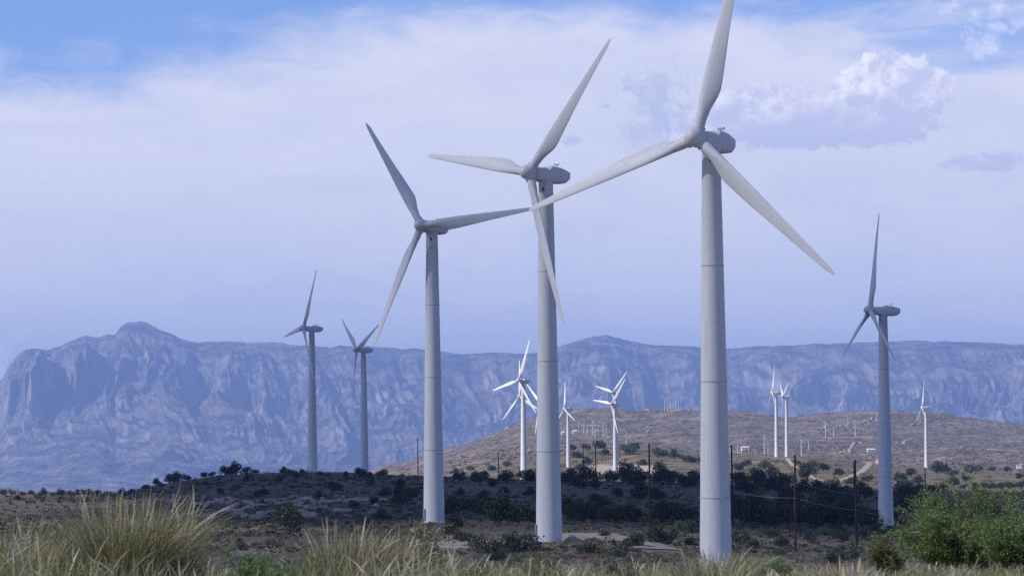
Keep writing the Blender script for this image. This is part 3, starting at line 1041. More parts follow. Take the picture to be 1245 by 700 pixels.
def road(pts, width, mat, lift=0.10, dmin=330.0):
    w = [hit(x, y, dmin) for x, y in pts]
    w = [p for p in w if p is not None]
    if len(w) < 2: return
    q = []
    for a, c in zip(w[:-1], w[1:]):
        n = max(2, int((c - a).length / 4))
        q += [a.lerp(c, k / n) for k in range(n)]
    q.append(w[-1])
    q = np.array([tuple(p) for p in q])
    BARE.extend((p[0], p[1], width * 0.5) for p in q[::2])
    for _ in range(3):
        q[1:-1] = (q[:-2] + 2 * q[1:-1] + q[2:]) / 4
    d = np.gradient(q[:, :2], axis=0)
    d /= np.linalg.norm(d, axis=1)[:, None] + 1e-9
    nrm = np.stack([-d[:, 1], d[:, 0]], 1)
    m = 7
    wv = width * (0.8 + 0.5 * fbm(np.arange(len(q)) / 3.0, np.zeros(len(q)), 3, 0.5, int(width * 10)))
    rows = []
    for k in range(m):
        o = (k / (m - 1) - 0.5) * wv
        xy = q[:, :2] + nrm * o[:, None]
        z = terrain(xy[:, 0], xy[:, 1]) + lift + xy[:, 1] * 1.0e-4 - (0.25 if k in (0, m - 1) else 0)
        rows.append(np.stack([xy[:, 0], xy[:, 1], z], 1))
    v = np.stack(rows, 1).reshape(-1, 3)
    i, j = np.meshgrid(np.arange(len(q) - 1), np.arange(m - 1), indexing='ij')
    f = np.stack([i * m + j, (i + 1) * m + j, (i + 1) * m + j + 1, i * m + j + 1], -1).reshape(-1, 4)
    o = link_mesh('dirt_road', np_mesh('dirt_road', v, f), [mat])
    return tag(o, kind='structure')


def pad(cx, cy_, rx, ry, mat, lift=0.12, seed=1):
    """uneven bare patch: rx, ry in metres round the ground point at a photo pixel"""
    c = hit(cx, cy_)
    if c is None: return
    BARE.append((c.x, c.y, rx * 0.6))
    A = np.linspace(0, 2 * math.pi, 48, endpoint=False)
    K_ = np.linspace(0, 1, 9)
    e = 1 + 0.5 * (fbm(np.cos(A) * 2 + seed, np.sin(A) * 2, 3, 0.5, seed) - 0.5) * 2
    AX = c.x + np.outer(K_, np.cos(A) * rx * e); AY = c.y + np.outer(K_, np.sin(A) * ry * e)
    AZ = terrain(AX, AY) + lift + c.y * 6e-5
    AZ[-1] -= 0.35
    v = np.stack([AX.ravel(), AY.ravel(), AZ.ravel()], 1)
    i, j = np.meshgrid(np.arange(8), np.arange(48), indexing='ij')
    j2_ = (j + 1) % 48
    f = np.stack([i * 48 + j, i * 48 + j2_, (i + 1) * 48 + j2_, (i + 1) * 48 + j], -1).reshape(-1, 4)[:, ::-1]
    o = link_mesh('dirt_road', np_mesh('dirt_road', v, f), [mat])
    return tag(o, kind='structure')


M_PADNEAR = mat_flat('pale_gravel', (0.36, 0.295, 0.235), 0.95, 0.05, 0.45, 0.5)
pad(712, 653, 10, 24, M_PADNEAR, seed=3)
pad(575, 660, 7, 14, M_PADNEAR, seed=4)
road([(690, 655), (720, 650), (760, 655), (800, 668)], 7, M_PADNEAR)
road([(520, 660), (565, 661), (620, 660), (668, 657)], 6, M_PADNEAR)
pad(757, 572, 34, 60, M_ROAD, seed=5)
pad(725, 573, 10, 25, M_ROAD, seed=6)
road([(1005, 588), (1030, 581), (1052, 570), (1068, 560), (1074, 553)], 5, M_ROAD)
road([(958, 557), (972, 570), (986, 579), (1005, 588)], 3.5, M_ROAD)
road([(780, 497), (800, 500), (830, 499), (858, 497)], 5, M_ROADFAR, 0.6, 3200)
road([(788, 517), (800, 514), (830, 511), (856, 508)], 5, M_ROADFAR, 0.6, 3200)
road([(786, 526), (820, 524), (855, 523)], 5, M_ROADFAR, 0.6, 3200)
road([(998, 522), (1030, 516), (1060, 508)], 5, M_ROADFAR, 0.6, 3200)
road([(1022, 552), (1034, 545), (1046, 538)], 5, M_ROADFAR, 0.6, 3200)
road([(1090, 540), (1102, 535), (1110, 533)], 5, M_ROADFAR, 0.6, 3200)
road([(1080, 516), (1120, 515), (1160, 516)], 5, M_ROADFAR, 0.6, 3200)
road([(720, 528), (745, 532), (765, 531)], 5, M_ROADFAR, 0.6, 3200)
road([(1170, 545), (1200, 546), (1245, 549)], 5, M_ROADFAR, 0.6, 3200)

# ------------------------------------------------------------------ small buildings and boxes
def shed(x, y, w, d, h, label, dmin=3000):
    g = hit(x, y, dmin)
    if g is None: return
    o = empty('shed', g, 0.15)
    b = MB(); b.box((0, 0, h / 2 - 1), (w, d, h + 2)); b.build('wall', M_WHITE, o)
    b = MB(); b.add([(-w / 2 - .3, -d / 2 - .3, h + .02), (w / 2 + .3, -d / 2 - .3, h + .02), (w / 2 + .3, d / 2 + .3, h + .02), (-w / 2 - .3, d / 2 + .3, h + .02), (-w / 2 - .3, 0, h + 1.6), (w / 2 + .3, 0, h + 1.6)],
                [(0, 1, 5, 4), (2, 3, 4, 5), (1, 2, 5), (3, 0, 4), (3, 2, 1, 0)])
    b.build('roof', M_WHITE, o)
    b = MB(); b.box((w * 0.2, -d / 2 - .03, 1.1), (1.2, 0.1, 2.2)); b.build('door', M_GREYMETAL, o)
    tag(o, label, 'shed', 'white sheds on the far hills')


shed(906, 547, 11, 5, 4, 'long low white shed behind the tan hill right of the nearest tower')
shed(684.5, 528, 6, 5, 4, 'white shed on the far hill just left of the slim sunlit turbine')
shed(699, 526.5, 8, 5, 4, 'white shed on the far hill beside the row of tiny turbines')
shed(1059, 549, 12, 6, 3.5, 'pale rock outcrop shaped as a shed at the left edge of the right-hand tower')  # shed shape stands in for a whitish outcrop on the slope
g = hit(754.5, 578, 1500, 3300)
o = empty('transformer_box', g)
b = MB(); b.box((0, 0, 1.3), (2.2, 2.0, 2.9)); b.build('cabinet', M_DARKMETAL, o)
b = MB(); b.box((0, 0, 2.86), (2.5, 2.3, 0.2)); b.build('lid', M_GREYMETAL, o)
tag(o, 'dark transformer cabinet at the foot of the sunlit turbine by the bare patch', 'transformer')
g = hit(1239, 570, 1500) or P(1239, 570, 3000)
o = empty('equipment_yard', g)
b = MB(); b.box((0, 0, 2.0), (6, 4, 5)); b.box((2, -1, 5.2), (2.0, 2.0, 2.4)); b.build('cabinet', M_WHITE, o)
b = MB(); b.tube([(-3.5, 0, -1), (-3.5, 0, 17)], [0.22, 0.12], 6); b.tube([(-4.6, 0, 12), (-2.4, 0, 12)], 0.1, 5); b.tube([(-4.3, 0, 14.5), (-2.7, 0, 14.5)], 0.1, 5); b.build('mast', M_DARKMETAL, o)
tag(o, 'white equipment boxes with a thin dark mast at the right edge of the hill', 'equipment')

# ------------------------------------------------------------------ wooden poles, their wires, fence posts
POLES = [  # x, top row, base row, depth hint, material, crossarm, label
    (508.5, 533, 584, None, M_WOOD, False, 'thin dark pole on the ridge left of the third nearest turbine'),
    (606.5, 549, 584, None, M_WOOD, True, 'thin dark pole with a crossarm left of the sunlit turbine on the ridge'),
    (709.5, 539, 586, None, M_WOOD, False, 'left one of two thin poles before the bare patch hill'),
    (724.5, 538, 590, None, M_WOOD, False, 'right one of two thin poles before the bare patch hill'),
    (790.5, 539, 642, None, M_WOOD, False, 'tall dark pole halfway between the two nearest turbine towers'),
    (891.5, 541, 640, None, M_WOOD, False, 'tall dark pole just right of the nearest turbine tower'),
    (967.0, 553, 671, None, M_REDWOOD, False, 'reddish wooden pole standing on the bare ground right of centre'),
    (1042.0, 559, 666, None, M_WOOD, False, 'dark pole, nearer one of the close pair left of the right-hand turbine'),
    (1038.5, 561, 640, None, M_WOOD, False, 'thinner dark pole, further one of the close pair left of the right-hand turbine'),
    (1125.5, 568, 612, None, M_WOOD, False, 'dark pole behind the green mesquite under the single sunlit turbine'),
    (1152.0, 558, 596, None, M_WOOD, False, 'short dark pole on the lit slope near the right edge'),
]
PTOP = {}
for i, (x, yt, yb, D, m, arm, lab) in enumerate(POLES):
    g = hit(x, yb, 330, 1700)
    hgt = (yb - yt) * g.y / FPX
    o = empty('utility_pole', g)
    o.rotation_euler = (R(random.uniform(-.8, .8)), R(random.uniform(-.8, .8)), 0)
    rr_ = 0.20 if hgt < 16 else 0.24
    b = MB(); b.tube([(0, 0, -1.0), (0, 0, hgt * 0.5), (0, 0, hgt)], [rr_, rr_ * 0.88, rr_ * 0.72], 12); shade_smooth(b.build('shaft', m, o))
    if arm:
        b = MB(); b.box((0, -0.16, hgt * 0.78), (3.4, 0.14, 0.18)); b.build('crossarm', m, o)
    b = MB()
    for zf in (0.97, 0.55):
        b.tube([(rr_, 0, hgt * zf), (rr_ + 0.22, 0, hgt * zf + 0.02), (rr_ + 0.22, 0, hgt * zf + 0.2)], 0.05, 6)
    b.build('insulator', M_PORC, o)
    PTOP[i] = (g, hgt)
    tag(o, lab, 'pole', 'wooden utility poles')


def wire_between(ia, ya, ib, yb, sag, label, end=None):
    def at(i, y):
        g, h = PTOP[i]
        return P(POLES[i][0] + 0.6, y, g.y)
    a = at(ia, ya)
    c = end if end is not None else at(ib, yb)
    pts = []
    for k in range(25):
        t = k / 24
        p = a.lerp(c, t); p.z -= 4 * sag * t * (1 - t)
        pts.append(p)
    b = MB(); b.tube(pts, 0.014, 5)
    tag(shade_smooth(b.build('power_wire', M_WIRE)), label, 'wire', 'wires strung between the poles')


wire_between(5, 597, 6, 605, 0.35, 'pale wire from the pole beside the nearest tower to the reddish pole')
wire_between(6, 605, 7, 620, 0.25, 'pale wire from the reddish pole to the nearer of the close pair')
wire_between(6, 586, 8, 600, 0.3, 'upper pale wire from the reddish pole to the further of the close pair')
wire_between(8, 600, 9, 606, 0.3, 'pale wire passing behind the right-hand tower to the pole by the mesquite')
wire_between(7, 620, 9, 634, 0.3, 'lower pale wire from the nearer of the close pair running into the mesquite')

for k, (x, y) in enumerate(((730, 581), (736, 581), (742, 582), (762, 582), (768, 581), (1175, 592), (819, 580))):
    g = hit(x, y, 1200, 3300)
    if g is None: continue
    b = MB(); hh = 9.5 * g.y / FPX
    b.tube([(0, 0, -0.5), (0, 0, hh)], [0.14, 0.11], 6); b.tube([(0, 0, hh), (0.05, 0, hh + 0.25)], [0.16, 0.05], 6)
    o = b.build('fence_post', M_WOOD); o.location = g
    tag(o, '{} from left of the thin fence posts behind the dark trees'.format(ORD[[0, 1, 2, 3, 4, 6, 5][k]]), 'post', 'thin fence posts')


# ------------------------------------------------------------------ shrubs
def shrub_meshes(h, w, nleaf, leaf, seed, lobes=11, shape='dome'):
    """crown of small leaf clumps in lobes; trunk and limbs"""
    rg = np.random.default_rng(seed)
    cs, rs = [], []
    for k in range(lobes):
        a = rg.uniform(0, 2 * math.pi)
        if shape == 'cone':
            t = rg.uniform(0, 1) ** 0.8
            rr_ = (1 - t) * w / 2 * rg.uniform(0.3, 0.9)
            c = (rr_ * math.cos(a), rr_ * math.sin(a), h * (0.15 + 0.72 * t)); r_ = (0.55 - 0.35 * t) * w * rg.uniform(0.45, 0.65)
        else:
            rr_ = w / 2 * math.sqrt(rg.uniform(0.02, 0.62))
            zt = h * (0.16 + 0.50 * (1 - (2 * rr_ / w) ** 2) * rg.uniform(0.25, 1.25))
            c = (rr_ * math.cos(a), rr_ * math.sin(a), zt); r_ = rg.uniform(0.18, 0.29) * min(w, h * 1.3)
        cs.append(c); rs.append(r_)
    vs, fs = [], []
    per = nleaf // lobes
    for c, r_ in zip(cs, rs):
        d = rg.normal(size=(per, 3)); d /= np.linalg.norm(d, axis=1)[:, None]
        q = r_ * rg.uniform(0.25, 1.0, per) ** 0.4 * (1 + 0.35 * rg.normal(size=per) * 0.5)
        p = np.array(c) + d * q[:, None] * np.array([1, 1, 0.78])
        p[:, 2] = np.maximum(p[:, 2], 0.02 * h + rg.uniform(0, 0.12 * h, per))
        for pt in p:
            e1 = rg.normal(size=3); e1 /= np.linalg.norm(e1)
            e2 = np.cross(e1, rg.normal(size=3)); e2 /= np.linalg.norm(e2) + 1e-9
            s = leaf * rg.uniform(0.55, 1.35)
            k = len(vs)
            vs += [tuple(pt - e1 * s - e2 * s * .3), tuple(pt - e2 * s * .75), tuple(pt + e1 * s), tuple(pt + e2 * s * .7)]
            fs.append((k, k + 1, k + 2, k + 3))
    cr = MB(); cr.add(vs, fs)
    tk = MB()
    for k in range(min(6, lobes)):
        c = Vector(cs[k])
        midp = Vector((c.x * 0.35, c.y * 0.35, c.z * 0.5))
        tk.tube([(0, 0, -0.4), midp, c], [0.05 * w ** 0.5, 0.035 * w ** 0.5, 0.012], 6)
    return cr.mesh('crown'), tk.mesh('trunk')


VAR = {}
for k in range(5): VAR['juniper', k] = shrub_meshes(3.4, 4.0, 1500, 0.15, 100 + k, 12) + (M_JUNI,)
for k in range(3): VAR['cone', k] = shrub_meshes(4.0, 2.6, 1200, 0.14, 130 + k, 12, 'cone') + (M_JUNI,)
for k in range(4): VAR['olive', k] = shrub_meshes(1.7, 2.2, 1100, 0.085, 150 + k, 10) + (M_OLIVE,)
for k in range(3): VAR['sage', k] = shrub_meshes(1.1, 1.6, 800, 0.06, 170 + k, 9) + (M_SAGE,)
for me in {id(m[0]): m for m in VAR.values()}.values():
    me[0].materials.append(me[2]); me[1].materials.append(M_BARK)
NAMES = {'juniper': 'juniper_shrub', 'cone': 'juniper_tree', 'olive': 'olive_shrub', 'sage': 'sage_shrub'}
_cnt = [0]


def shrub(kind, p, width, label, group, squash=1.0):
    """one shrub of about this width in metres standing on p"""
    ks = [k for k in VAR if k[0] == kind]
    cr, tk, _m = VAR[ks[_cnt[0] % len(ks)]]
    _cnt[0] += 1
    base_w = {'juniper': 4.0, 'cone': 2.6, 'olive': 2.2, 'sage': 1.6}[kind]
    o = empty(NAMES[kind], (p.x, p.y, p.z - 0.05), random.uniform(0, 6.28))
    s = (1.08 if 540 < p.y < 1150 else 1.30) * width / base_w
    o.scale = (s, s, s * squash)
    link_mesh('crown', cr, [], o); link_mesh('trunk', tk, [], o)
    return tag(o, label, 'tree' if kind == 'cone' else 'shrub', group)


def row(items, kind_cycle, fmt, group, dmin=330.0, dmax=1750.0):
    """items: (x, base row, width px); labelled by their order from the left"""
    items = sorted(items)
    for i, (x, y, wpx) in enumerate(items):
        g = hit(x, y, dmin, dmax)
        if g is None: continue
        k = kind_cycle[i % len(kind_cycle)]
        shrub(k, g, wpx * g.y / FPX, fmt.format(ORD[i]) if i < len(ORD) else fmt.format('last'), group, random.uniform(0.85, 1.15))


# along the skyline of the shaded ridge
row([(147, 604, 13), (160, 600, 9), (178, 594, 9), (190, 589, 10), (206, 582, 13), (218, 579, 15), (228, 580, 8), (248, 577, 8), (258, 576, 8), (274, 575, 14), (288, 574.5, 16), (301, 574.5, 11),
     (311, 575, 7), (346, 576, 9), (354, 576, 8), (368, 576.5, 8), (389, 577, 6), (399, 578, 5), (420, 578.5, 6), (437, 580, 13), (465, 580, 12)],
    ['juniper', 'juniper', 'olive'], '{} from the left of the dark shrubs along the skyline of the shaded ridge', 'shrubs on the ridge skyline', 700)
# on the shaded face of the ridge
row([(318, 603, 16), (338, 586, 10), (389, 606, 15), (408, 596, 18), (361, 583, 9), (300, 588, 9), (450, 592, 14), (470, 603, 16), (352, 645, 36), (455, 612, 13), (487, 590, 12), (500, 606, 22), (432, 618, 16), (268, 600, 9), (250, 590, 8), (486, 622, 24), (465, 632, 20)],
    ['juniper', 'juniper', 'cone', 'juniper'], '{} from left of the dark junipers on the near face of the shaded ridge', 'junipers on the ridge face')
# dark tree line between the third and the second turbine, and on to the right
row([(551, 626, 26), (570, 622, 30), (592, 628, 30), (607, 637, 40), (630, 636, 36), (648, 634, 30), (552, 640, 20), (560, 584, 14), (577, 585, 13), (585, 586, 15), (600, 592, 14), (618, 586, 18), (640, 587, 22), (645, 603, 16), (612, 600, 14), (560, 602, 12), (590, 606, 15)],
    ['juniper'], '{} from left of dark junipers between the third and second nearest towers', 'junipers left of the second tower')
row([(688, 588, 20), (697, 585, 18), (704, 593, 20), (716, 587, 22), (722, 594, 18), (742, 585, 15), (758, 586, 24), (770, 588, 24), (781, 607, 28), (778, 590, 22), (806, 590, 24), (818, 587, 20), (832, 592, 26), (845, 590, 18),
     (693, 632, 28), (707, 634, 30), (722, 632, 30), (738, 633, 28), (758, 634, 28), (772, 633, 24), (806, 634, 32), (822, 633, 30), (838, 636, 32), (690, 617, 20), (728, 616, 22), (750, 604, 17), (800, 607, 20)],
    ['juniper'], '{} from left of the dark junipers between the two nearest towers', 'junipers between the two nearest towers')
row([(897, 592, 20), (908, 600, 26), (920, 594, 24), (936, 598, 26), (952, 597, 26), (975, 600, 24), (992, 602, 24), (1010, 604, 26), (1028, 606, 26), (1052, 606, 24), (1098, 606, 26), (1112, 610, 22),
     (900, 634, 36), (922, 638, 42), (945, 640, 44), (972, 638, 36), (995, 640, 44), (1020, 642, 42), (1048, 640, 34), (1062, 642, 24), (1092, 640, 26), (915, 618, 32), (960, 620, 34), (1005, 622, 36), (1035, 624, 34), (1100, 626, 34)],
    ['juniper'], '{} from left of the dark junipers between the nearest and right-hand towers', 'junipers right of the nearest tower')
row([(1064, 646, 18), (1083, 646, 16), (1074, 648, 12)], ['olive'], '{} from the left of the low dark bushes hiding the foot of the right-hand tower', 'bushes at the right-hand tower')
# open ground in front of the tree line
row([(586, 671, 34), (634, 669, 36), (618, 671, 24), (605, 681, 18), (562, 659, 18), (548, 650, 22)], ['olive', 'olive', 'sage'], '{} from left of the dark green bushes beside the second nearest tower base', 'bushes by the second tower base')
row([(774, 664, 22), (800, 660, 24), (815, 661, 20), (830, 645, 24), (842, 648, 20), (785, 650, 14), (898, 660, 26), (950, 664, 14), (915, 664, 12), (735, 652, 12), (838, 662, 12), (946, 676, 15), (1028, 680, 34), (1013, 684, 16), (985, 656, 14), (1000, 650, 16), (1022, 656, 18), (1055, 652, 18), (940, 652, 18), (716, 672, 20), (752, 676, 22), (760, 668, 14)],
    ['olive', 'olive', 'sage'], '{} from left of the olive bushes on open ground before the dark trees', 'bushes on the open ground')
row([(295, 668, 12), (262, 658, 10), (300, 652, 8), (330, 660, 10), (280, 646, 8), (240, 650, 12), (315, 640, 9), (270, 634, 10)], ['olive', 'sage'], '{} from left of the low shrubs on the flat below the rock ledges', 'low shrubs below the ledges')
# tiny shrubs on the lit crest at the far left
row([(3, 601, 9), (14, 601, 8), (26, 602, 9), (38, 601, 7), (52, 603, 10), (64, 601, 9), (75, 603, 12), (86, 602, 10), (97, 602, 10), (108, 602, 11), (118, 603, 10), (130, 604, 11), (140, 605, 9), (45, 606, 9), (20, 608, 10), (104, 609, 10)],
    ['juniper', 'olive'], '{} from left of the small dark shrubs on the low crest far left', 'shrubs on the low left crest', 500)
# on the lit middle hills
row([(553, 574, 9), (572, 570, 8), (598, 572, 9), (617, 566, 10), (660, 560, 14), (668, 569, 12), (700, 556, 12), (706, 573, 12), (712, 546, 10), (728, 545, 14), (735, 553, 9), (762, 552, 16), (770, 548, 14), (800, 556, 14), (808, 554, 12), (820, 557, 12), (832, 561, 10), (840, 562, 10), (848, 562, 9), (766, 570, 10), (780, 566, 11), (802, 572, 12), (715, 565, 11), (695, 545, 10)],
    ['juniper', 'olive'], '{} from left of the shrubs on the lit hill between the two nearest towers', 'shrubs on the lit hill at centre', 1600, 3300)
row([(898, 572, 12), (908, 566, 10), (918, 576, 14), (930, 570, 12), (940, 578, 14), (950, 582, 12), (982, 583, 22), (968, 564, 8), (990, 567, 12), (1000, 572, 12), (925, 584, 14), (960, 588, 16), (905, 584, 16), (1020, 578, 10), (1035, 588, 14), (1055, 585, 12), (1012, 592, 16), (1048, 596, 14)],
    ['juniper', 'olive'], '{} from left of the shrubs on the tan hill right of the nearest tower', 'shrubs on the tan hill', 1200, 3300)
row([(1093, 585, 14), (1100, 592, 16), (1108, 579, 12), (1118, 588, 12), (1140, 575, 14), (1148, 574, 12), (1132, 598, 14), (1146, 600, 14), (1160, 578, 10), (1172, 594, 9), (1180, 574, 14), (1190, 573, 10), (1187, 594, 9), (1197, 593, 9), (1206, 594, 9), (1216, 594, 10), (1228, 593, 12), (1242, 593, 12), (1205, 568, 10), (1225, 566, 8), (1160, 590, 12), (1174, 585, 8), (1240, 582, 8), (1116, 601, 16)],
    ['juniper', 'olive'], '{} from left of the dark shrubs on the lit slope beyond the right-hand tower', 'shrubs on the lit right slope', 1000, 3600)


# one mass of low scrub on all the hills
def leaf_quads(c, a):
    m = len(c)
    e1 = rng.normal(size=(m, 3)); e1 /= np.linalg.norm(e1, axis=1)[:, None]
    e2 = np.cross(e1, rng.normal(size=(m, 3))); e2 /= np.linalg.norm(e2, axis=1)[:, None] + 1e-9
    a = a[:, None]
    return np.stack([c - e1 * a, c - e2 * a * .8, c + e1 * a, c + e2 * a * .8], 1)


def scrub_mass():
    n = 34000
    xs, ys = rng.uniform(-30, 1275, n), rng.uniform(498, 672, n)
    g = hits(xs, ys)
    ok = ~np.isnan(g[:, 0])
    g, xs, ys = g[ok], xs[ok], ys[ok]
    den = fbm(g[:, 0] / 60, g[:, 1] / 140, 4, 0.6, 90)
    keep = den > rng.uniform(0.30, 0.68, len(g))
    g = bare(g[keep])
    g = g[(g[:, 1] < 580) | (g[:, 1] > 1250) | (rng.uniform(size=len(g)) < 0.45)]
    g = g[(g[:, 1] > 580) | (rng.uniform(size=len(g)) < 0.25)]
    qs, ks = [], []
    for sel, nl in ((g[:, 1] < 1200, 16), ((g[:, 1] >= 1200) & (g[:, 1] < 3300), 9), (g[:, 1] >= 3300, 7)):
        h_ = g[sel]
        m = len(h_)
        D = h_[:, 1]
        s = rng.uniform(0.25, 0.75, m) * np.where(D < 600, 0.7, np.where(D < 1000, 1.0, np.where(D < 3300, 1.5, 3.4)))
        mi = rng.choice([0, 1, 2], p=[0.40, 0.40, 0.20], size=m)
        q = rng.normal(size=(m, nl, 3)) * np.array([0.55, 0.55, 0.34]) * s[:, None, None]
        q[..., 2] = np.abs(q[..., 2]) + 0.1 * s[:, None]
        c = (h_[:, None] + q).reshape(-1, 3)
        qs.append(leaf_quads(c, 0.42 * np.repeat(s, nl)))
        ks.append(np.repeat(mi, nl))
    V_ = np.concatenate(qs).reshape(-1, 3)
    me = np_mesh('scrub', V_, np.arange(len(V_)).reshape(-1, 4), False)
    me.polygons.foreach_set('material_index', np.concatenate(ks).astype(np.int32))
    tag(link_mesh('scrub', me, [M_JUNI, M_OLIVE, M_SAGE]), kind='stuff')


scrub_mass()

def dry_grass():
    n = 22000
    xs, ys = rng.uniform(-30, 1275, n), rng.uniform(628, 700, n)
    g = hits(xs, ys)
    g = bare(g[~np.isnan(g[:, 0])])
    den = fbm(g[:, 0] / 9, g[:, 1] / 25, 4, 0.6, 95)
    g = g[den > rng.uniform(0.32, 0.62, len(g))]
    m, nb_ = len(g), 10
    hh = np.repeat(rng.uniform(0.25, 0.6, m), nb_)
    mi = np.repeat(rng.choice([0, 1, 2, 3], p=[0.35, 0.33, 0.14, 0.18], size=m), nb_)
    N_ = m * nb_
    a, r_ = rng.uniform(0, 6.283, N_), rng.uniform(0, 0.3, N_)
    x, y, z = np.repeat(g[:, 0], nb_) + r_ * np.cos(a), np.repeat(g[:, 1], nb_) + r_ * np.sin(a), np.repeat(g[:, 2], nb_) - 0.05
    L, w, b_ = hh * rng.uniform(0.5, 1.1, N_), rng.uniform(0.02, 0.05, N_), rng.uniform(0, 6.283, N_)
    ox, oy = np.cos(b_) * w, np.sin(b_) * w
    tx, ty = x + np.cos(a) * L * 0.6, y + np.sin(a) * L * 0.6
    V_ = np.stack([np.stack([x - ox, y - oy, z], 1), np.stack([x + ox, y + oy, z], 1), np.stack([tx + ox * .3, ty + oy * .3, z + L], 1), np.stack([tx - ox * .3, ty - oy * .3, z + L], 1)], 1).reshape(-1, 3)
    me = np_mesh('dry_grass', V_, np.arange(N_ * 4).reshape(-1, 4), False)
    me.polygons.foreach_set('material_index', mi.astype(np.int32))
    tag(link_mesh('dry_grass', me, [M_OLIVE, G_STRAW, M_SAGE, G_BROWN]), kind='stuff')


dry_grass()

# ------------------------------------------------------------------ rock slabs of the ledges
for i in range(90):
    x, y = random.uniform(205, 470), random.choice([606, 609, 610, 613, 617, 621, 625, 629]) + random.uniform(-2.0, 2.0)
    g = hit(x, y, 500)
    if g is None: continue
    w, h = random.uniform(0.7, 2.8) * random.choice([0.6, 1, 1, 1.9]), random.uniform(0.3, 1.0)
    b = MB()
    n = 7
    vs = []
    for z in (-0.6, h * 0.7, h):
        for k in range(n):
            t = 2 * math.pi * k / n
            e = (1 if z < h else 0.8) * random.uniform(0.6, 1.2)
            vs.append((w * 0.72 * math.cos(t) * e, w / 4 * math.sin(t) * e, z + random.uniform(-0.16, 0.16) * (z > 0)))
    fs = [(a * n + k, a * n + (k + 1) % n, (a + 1) * n + (k + 1) % n, (a + 1) * n + k) for a in range(2) for k in range(n)] + [tuple(2 * n + k for k in range(n))]
    b.add(vs, fs)
    o = b.build('limestone_rock', M_ROCK); o.location = g; o.rotation_euler = (random.uniform(-.22, .22), random.uniform(-.12, .12), random.uniform(-.5, .5))
    tag(o, 'flat pale limestone slab in the broken ledges low on the shaded ridge', 'rock', 'limestone slabs of the ledges')
b = MB(); b.lathe([(1.5, -0.4), (1.3, 0.2), (0.7, 0.75), (0.15, 1.05)], 9)
g = hit(693, 657); o = b.build('rock_pile', M_ROCK); o.location = g
tag(o, 'small dark rock pile at the foot of the second nearest tower', 'rock')


# ------------------------------------------------------------------ foreground plants
def tuft(acc, cx, cy_, n, h, rad_, palette, lean=(0.15, 0.75), w=0.008, heads=0.1, seg=6):
    a, r_ = rng.uniform(0, 6.283, n), rad_ * rng.uniform(0, 1, n) ** 0.6
    x, y = cx + r_ * np.cos(a), cy_ + r_ * np.sin(a)
    az = a + rng.normal(0, 0.8, n)
    hh = h * rng.uniform(0.35, 1.05, n)
    pal = np.array(palette) / sum(palette)
    mi = rng.choice(5, p=pal, size=n)
    hd = rng.uniform(size=n) < heads
    mi = np.where(hd, rng.choice([2, 1], p=[.5, .5], size=n), mi)
    hh = np.where(hd, h * rng.uniform(0.85, 1.2, n), hh)
    le = rng.uniform(lean[0], lean[1], n) * np.where(rng.uniform(size=n) < 0.18, 1.7, 1.0)
    ww0 = w * rng.uniform(0.5, 1.4, n)
    t = np.linspace(0, 1, seg + 1)[None]
    kink = rng.normal(0, 0.05, (n, 1)) * np.sin(t * 5 + rng.uniform(0, 6, (n, 1)))
    out = (le * hh)[:, None] * t ** 1.6 + kink * hh[:, None] * t
    up = hh[:, None] * (t - np.minimum(0.6 * le[:, None] * 0.55, 0.75) * t ** 3)
    wd = ww0[:, None] * (1 - t) ** 0.7 * 0.5 + 0.0006
    wh = ww0[:, None] * 1.6 * np.sin((np.clip(t, 0.62, 1) - 0.62) / 0.38 * math.pi * 0.9 + 0.15) * 0.5 + 0.0008
    wd = np.where(hd[:, None] & (t > 0.62), wh, wd)
    z0 = terrain(x, y) - 0.02
    dx_, dy_ = np.cos(az)[:, None], np.sin(az)[:, None]
    C = np.stack([x[:, None] + dx_ * out, y[:, None] + dy_ * out, z0[:, None] + up], -1)
    tw_ = az[:, None] + rng.normal(0, 0.9, (n, 1))
    S = np.stack([-np.sin(tw_) * wd, np.cos(tw_) * wd, 0 * wd], -1)
    acc.append((np.stack([C - S, C + S], 2).reshape(-1, 3), mi, seg))


def tuft_object(name, acc, origin=(0, 0, 0)):
    Vs, Fs, Ms, k0 = [], [], [], 0
    for v, mi, seg in acc:
        n = len(mi)
        base = k0 + np.arange(n)[:, None] * (2 * (seg + 1)) + 2 * np.arange(seg)[None]
        Fs.append(np.stack([base, base + 1, base + 3, base + 2], -1).reshape(-1, 4))
        Ms.append(np.repeat(mi, seg)); Vs.append(v); k0 += len(v)
    me = np_mesh(name, np.concatenate(Vs) - np.array(origin), np.concatenate(Fs), False)
    me.polygons.foreach_set('material_index', np.concatenate(Ms).astype(np.int32))
    o = link_mesh(name, me, GRASS)
    o.location = origin
    return o


_gc = {}


def GROUND(x, y):
    k = (round(x * 8), round(y * 8))
    if k not in _gc: _gc[k] = tz(k[0] / 8, k[1] / 8)
    return _gc[k]


def fx(x, D): return (x - 622.5) / FPX * D


